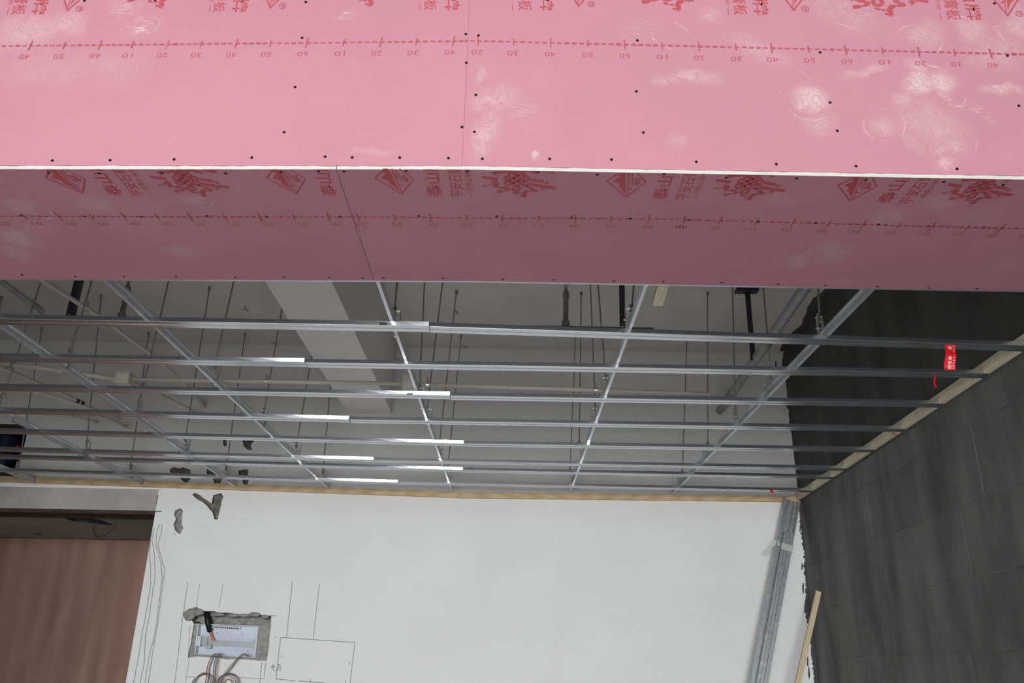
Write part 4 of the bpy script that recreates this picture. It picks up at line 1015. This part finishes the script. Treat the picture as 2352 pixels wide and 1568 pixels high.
conduit([atZ(100, 950, 3.02), atZ(178, 957, 3.02), atY(222, 968, YB - .002)], .010, 'short cream conduit low at the far left near the white wall')
zz = 3.60
conduit([atZ(x, y, zz) for x, y in ((-60, 605), (0, 643), (50, 680), (88, 706), (97, 716))], .018, 'dark grey pipe at the far upper left ending in a cap', name='dark_pipe', m=m_gpipe)
# junction boxes
def jbox(c, h, lab, holes):
    root = empty('junction_box', c, lab, 'junction box', 'white junction boxes on the conduit')
    mbj = MB()
    ax = (Vector((1, 0, 0)), Vector((0, 1, 0)), Vector((0, 0, 1)))
    mbj.obox(c, ax, h); build(mbj, 'body', m_cream, root)
    lid = MB().obox(c + Vector((0, 0, -h[2] - .002)), ax, (h[0] + .003, h[1] + .003, .002)); build(lid, 'lid', m_cream, root)
    for s in holes:
        build(MB().disc(c + Vector((s, -h[1], .006)), (0, -1, 0), .013, .0012, 14), 'knockout', m_lilac if False else m_conc, root)
jbox(q(287, 870), (.036, .036, .030), 'white junction box with two round knockouts on the cream conduit at left', (-.017, .017))
jbox(q(941, 881), (.032, .032, .036), 'white junction box behind the fifth runner on the cream conduit', ())

# ------------------------------------------------------------------ red tape tags
def tag(px, D, wpx0, wpx1, ytop, ybot, lab, text=None, wav=.012, seed=1):
    r = random.Random(seed); n = 14; root = empty('tape_tag', atY((wpx0 + wpx1) / 2, ytop, D), lab, 'tape')
    rows_ = []
    for k in range(n + 1):
        t = k / n; y = ytop + (ybot - ytop) * t
        sh = math.sin(t * 6.0 + seed) * 2.2 * min(1, (wpx1 - wpx0) / 20)
        yo = D + wav * math.sin(t * 7.5 + seed)
        a = atY(wpx0 + sh, y, D); b2 = atY(wpx1 + sh * .7, y + 1.5, D); a.y = yo; b2.y = yo + .004 * math.sin(t * 5)
        rows_.append((a, b2))
    m2 = MB(); th = Vector((0, .0008, 0))
    vs = [p for ab in rows_ for p in ab]; N = len(vs)
    m2.add(vs + [p + th for p in vs], [(2 * i, 2 * i + 1, 2 * i + 3, 2 * i + 2) for i in range(n)] + [(N + 2 * i, N + 2 * i + 2, N + 2 * i + 3, N + 2 * i + 1) for i in range(n)] +
           [(2 * i, 2 * i + 2, N + 2 * i + 2, N + 2 * i) for i in range(n)] + [(2 * i + 1, N + 2 * i + 1, N + 2 * i + 3, 2 * i + 3) for i in range(n)] + [(0, N, N + 1, 1), (2 * n, 2 * n + 1, N + 2 * n + 1, N + 2 * n)])
    build(m2, 'strip', m_red, root)
    if text:
        m3 = MB()
        def surf(u, t):   # u across 0..1, t down 0..1
            k = min(n - 1, int(t * n)); f = t * n - k
            l = rows_[k][0].lerp(rows_[k + 1][0], f); rr = rows_[k][1].lerp(rows_[k + 1][1], f); return l.lerp(rr, u) + Vector((0, -.0012, 0))
        for (body, t0, t1, u0, u1) in text:
            vs2, fs2 = text2d(body)      # letters turned a quarter, read upwards
            m3.add([surf(u1 - (u1 - u0) * b3 if False else u0 + (u1 - u0) * (1 - b3), t1 + (t0 - t1) * a3) for a3, b3 in vs2], fs2)
        build(m3, 'lettering', m_wtxt, root, fix=False)
tag(0, fur[0][3].y - .028, 2171, 2196, 789, 848, 'red plastic tape with white lettering hanging from the first cross channel', [('钢龙骨', .50, .97, .28, .64), ('质', .06, .20, .28, .62), ('8 8 6 6 3 1', .45, .95, .72, .86), ('0 5 3', .04, .30, .72, .86)], .008, 1)
tag(0, fur[1][3].y - .02, 2145, 2150, 858, 890, 'narrow red tape scrap hanging below the second cross channel', None, .005, 3)
tag(0, fur[7][3].y + .02, 1769, 1777, 1122, 1131, 'tiny red tape scrap on the farthest cross channel', None, .002, 2)
pp = [atW(2052, 991, .033), atW(2052, 1000, .034), atW(2060, 1003, .030)]
cs = [atW(2053, 988, bd + .003), atW(2053, 1000, bd + .003), atW(2060, 1003, .016)]
cs[2].z = ZF - .003; cs[1].z = ZF - .003
o = build(MB().tube(cs, .002, 6), 'string', m_red); setp(o, 'bit of red string tied round the batten on the dark wall', 'string')
# bundle hanging in the far left corner
root = empty('cable_bundle', (-3.84, 6.25, 2.745), 'dark blue cable bundle with a red cap in the dark opening above the door', 'cable')
build(MB().tube([(-3.85, 6.25, 3.13), (-3.86, 6.22, 3.05), (-3.85, 6.2, 2.93), (-3.84, 6.25, 2.745)], [.05, .085, .075, .05], 10), 'jacket', m_navy, root)
build(MB().tube([(-3.76, 6.2, 3.01), (-3.76, 6.2, 2.97)], .012, 8).tube([(-3.82, 6.2, 2.99), (-3.76, 6.2, 2.99)], .006, 6), 'red_cap', m_red, root)

# ------------------------------------------------------------------ steel studs and stick leaning in the corner
tpA, btA = atY(1817, 1149, 5.955), atY(1740, 1568, 5.84)
dax = (btA - tpA).normalized(); foot = tpA + dax * ((tpA.z - .001) / -dax.z)
dax = (foot - tpA).normalized()
sx_ = Vector((1, 0, 0)); sx_ = (sx_ - dax * sx_.dot(dax)).normalized(); ny_ = dax.cross(sx_).normalized()
if ny_.y > 0: ny_ = -ny_
def stud(top, bot, wd, dp, off, lab, face, lipw=.010):
    # face = True: web towards the camera; False: open side towards the camera
    if face: prof = [(-wd / 2 + lipw, -dp), (-wd / 2, -dp), (-wd / 2, 0), (-wd * .2, 0), (-wd * .15, -.003), (wd * .15, -.003), (wd * .2, 0), (wd / 2, 0), (wd / 2, -dp), (wd / 2 - lipw, -dp)]
    else: prof = [(-wd / 2 + lipw, dp), (-wd / 2, dp), (-wd / 2, 0), (-wd * .2, 0), (-wd * .15, .003), (wd * .15, .003), (wd * .2, 0), (wd / 2, 0), (wd / 2, dp), (wd / 2 - lipw, dp)]
    out = thick(prof, .0014 if not face else -.0014)
    rings = [[p + sx_ * (u + off[0]) + ny_ * (v + off[1]) for u, v in out] for p in (top, bot)]
    o = build(MB().loft(rings), 'steel_stud', m_stud); return setp(o, lab, 'steel stud', 'steel studs leaning in the corner')
stud(tpA, foot, .112, .040, (0, 0), 'long galvanised steel stud leaning in the corner, open side to the room', False)
stud(tpA + dax * .25, foot, .064, .034, (.016, .038), 'narrower galvanised stud nested in the longer one, flat face to the room', True, .008)
tpp = tpA + dax * .335
tm = MB(); 
tm.loft([[tpp + dax * s + sx_ * u + ny_ * v for u, v in ((-.020, .0425), (.062, .0425), (.064, .010), (.063, .010), (.061, .0415), (-.020, .0415))] for s in (0, .045)])
root = empty('clear_tape', tpp, 'clear tape wound round the leaning steel studs, its tail hanging loose', 'tape')
build(tm, 'wrap', m_tape, root)
pts = [atY(x, y, 5.895) for x, y in ((1790, 1248), (1778, 1246), (1772, 1254), (1768, 1262), (1757, 1270))]
t2 = MB(); hw = [.022, .018, .014, .014, .016]
A = [p + Vector((0, 0, h)) for p, h in zip(pts, hw)]; B2 = [p - Vector((0, 0, h * .8)) + Vector((.006, .006, 0)) for p, h in zip(pts, hw)]
n = len(A); t2.add(A + B2 + [p + Vector((0, .0006, 0)) for p in A + B2], [(i, i + 1, n + i + 1, n + i) for i in range(n - 1)] + [(2 * n + i, 3 * n + i, 3 * n + i + 1, 2 * n + i + 1) for i in range(n - 1)])
build(t2, 'loose_tail', m_tape, root)
# pine stick leaning on the dark wall
t_ = atW(1880, 1358, .024); b_ = atY(1832, 1568, t_.y - .05); dd = (b_ - t_).normalized(); ft = t_ + dd * ((t_.z - .002) / -dd.z)
o = build(MB().bar(t_, ft, .034, .020, (1, 0, 0)), 'wood_stick', m_stick); setp(o, 'pale pine stick leaning against the dark wall beside the studs', 'stick')

# ------------------------------------------------------------------ fuse box in its recess
def zb(x, y, D): return atY(380 + x / 4.9, 1300 + y / 4.9, D)
YBX = YB + .018
root = empty('fuse_box', zb(690, 1000, YBX), 'open white fuse box set in the chiselled recess of the white wall', 'fuse box')
oc = [zb(360, 645, YBX), zb(1045, 672, YBX), zb(1010, 1030, YBX), zb(322, 990, YBX)]
cen = sum(oc, Vector()) / 4
inn = [p + (cen - p) * .035 for p in oc]; bk = [Vector((p.x, YBX + .06, p.z)) for p in [p + (cen - p) * .04 for p in oc]]; ob = [Vector((p.x, YBX + .061, p.z)) for p in oc]
fr_ = MB(); fr_.add(oc + inn + bk + ob, [(i, (i + 1) % 4, 4 + (i + 1) % 4, 4 + i) for i in range(4)] + [(4 + i, 4 + (i + 1) % 4, 8 + (i + 1) % 4, 8 + i) for i in range(4)] + [(i, 12 + i, 12 + (i + 1) % 4, (i + 1) % 4) for i in range(4)])
build(fr_, 'box_frame', m_boxw, root)
build(MB().prism([Vector((p.x, YBX + .058, p.z)) for p in bk], (0, .002, 0)), 'back_panel', m_boxb, root)
build(MB().prism([zb(x, y, YBX + .0565) for x, y in ((620, 705), (1010, 840), (1000, 1015), (900, 1005), (640, 905), (575, 830))], (0, .001, 0)), 'paper_sheet', m_lilac, root)
YD = YBX + .025
build(MB().prism([zb(515, 832, YD), zb(985, 858, YD), zb(980, 908, YD), zb(512, 888, YD)], (0, .012, 0)).prism([zb(512, 845, YD - .003), zb(983, 868, YD - .003), zb(982, 878, YD - .003), zb(512, 856, YD - .003)], (0, .004, 0)), 'mounting_rail', m_rail, root)
for poly in ([(480, 788), (517, 790), (512, 928), (478, 925)], [(985, 822), (1040, 830), (1030, 938), (975, 930)]):
    build(MB().prism([zb(x, y, YD - .006) for x, y in poly], (0, .03, 0)), 'rail_bracket', m_rail, root)
build(MB().prism([zb(x, y, YBX - .006) for x, y in ((352, 783), (400, 786), (388, 898), (342, 893))], (0, .02, 0)), 'metal_clip', m_galv, root)
build(MB().prism([zb(x, y, YD - .004) for x, y in ((405, 790), (478, 793), (470, 888), (398, 884))], (0, .028, 0)).prism([zb(x, y, YD + .0) for x, y in ((440, 885), (490, 888), (486, 930), (450, 925))], (0, .02, 0)), 'terminal_block', m_rail, root)
build(MB().prism([zb(x, y, YBX + .03) for x, y in ((530, 665), (845, 685), (838, 712), (525, 692))], (0, .015, 0)), 'earth_bar', m_boxw, root)
mt = MB()
for k in range(12):
    x = 545 + k * 24; mt.prism([zb(x, 676 + k * 1.5, YBX + .0285), zb(x + 17, 677 + k * 1.5, YBX + .0285), zb(x + 16, 691 + k * 1.5, YBX + .0285), zb(x - 1, 690 + k * 1.5, YBX + .0285)], (0, .002, 0))
build(mt, 'earth_terminals', m_old, root)
for (x, y) in ((578, 755), (864, 762), (928, 952)): build(MB().disc(zb(x, y, YBX + .056), (0, -1, 0), .0065, .003, 10), 'panel_screw', m_rail, root)
for poly in ([(1046, 672), (1200, 640), (1178, 800), (1145, 1075), (1012, 1032)], [(358, 645), (316, 650), (285, 850), (248, 1035), (321, 991)], [(321, 992), (1011, 1032), (1146, 1072), (1000, 1062), (850, 1052), (700, 1056), (480, 1036), (370, 1022), (248, 1036)]):
    build(MB().prism([zb(x, y, YB + .014) for x, y in poly], (0, .05, 0)), 'mortar_fill', m_mortar, wall_b)
# black feed cable with orange cores
root = empty('feed_cable', zb(480, 600, YBX), 'thick black cable with orange cores entering the top of the fuse box', 'cable')
build(MB().tube([zb(458, 500, YB + .050), zb(470, 560, YB + .030), zb(480, 640, YB + .004), zb(497, 728, YBX + .02)], [.019, .020, .020, .017], 10), 'sheath', m_rubber, root, smooth=True)
cw = MB()
for o2 in (-10, 8): cw.tube([zb(497 + o2, 722, YBX + .02), zb(510 + o2, 760, YBX + .022), zb(525 + o2 * .6, 800, YBX + .015), zb(545 + o2 * .3, 835, YBX + .012)], .0048, 6)
build(cw, 'core_wire', m_copper, root, smooth=True)
# coloured wires hanging out of the box in coils
def spl(pts, n=6):
    out = []
    P = [pts[0]] + pts + [pts[-1]]
    for i in range(1, len(P) - 2):
        for k in range(n):
            t = k / n; p0, p1, p2, p3 = P[i - 1], P[i], P[i + 1], P[i + 2]
            out.append(tuple(.5 * ((2 * p1[j]) + (-p0[j] + p2[j]) * t + (2 * p0[j] - 5 * p1[j] + 4 * p2[j] - p3[j]) * t * t + (-p0[j] + 3 * p1[j] - 3 * p2[j] + p3[j]) * t ** 3) for j in range(2)))
    out.append(pts[-1]); return out
wr_ = random.Random(11)
WC = [('red', m_wred), ('green', m_wgrn), ('yellow', m_wyel), ('blue', m_wblu), ('purple', m_wprp)]
runs = [([(600, 985), (560, 990), (520, 1060), (490, 1150), (485, 1230), (470, 1320), (450, 1400)], 3), ([(625, 985), (595, 1040), (575, 1130), (570, 1240), (575, 1330), (565, 1420)], 4), ([(930, 1010), (890, 990), (820, 1040), (760, 1110), (690, 1200), (640, 1290), (615, 1400)], 3),
        ([(330, 1420), (325, 1310), (370, 1230), (450, 1200), (510, 1220), (540, 1270), (520, 1330), (500, 1420)], 4), ([(590, 1420), (600, 1310), (640, 1230), (710, 1200), (790, 1230), (825, 1300), (820, 1420)], 4), ([(640, 1420), (655, 1320), (700, 1270), (760, 1300), (770, 1420)], 2)]
for g, (pts, cnt) in enumerate(runs):
    where = ('left strand', 'middle strand', 'right strand', 'left coil', 'right coil', 'small inner coil')[g]
    for k in range(cnt):
        cn, mm = WC[(g + k * 2) % 5]
        off = (k - cnt / 2) * 15; dep = YB - .008 - .0075 * k - .030 * (g % 3) * .3
        jx, jy = wr_.uniform(-4, 4), wr_.uniform(-9, 9)
        P = [zb(x + off * (1 if g < 3 else (1 if x < 600 else 1)) + jx, y + (abs(off) * .8 if g >= 3 else 0) + jy * math.sin(i * .35 + k), dep if i > 0 or g >= 3 else YBX + .03) for i, (x, y) in enumerate(spl(pts))]
        o = build(MB().tube(P, .0021, 5), 'wire', mm, smooth=True)
        setp(o, 'thin %s wire in the %s hanging below the fuse box' % (cn, where), 'wire', 'coloured wires hanging from the fuse box')
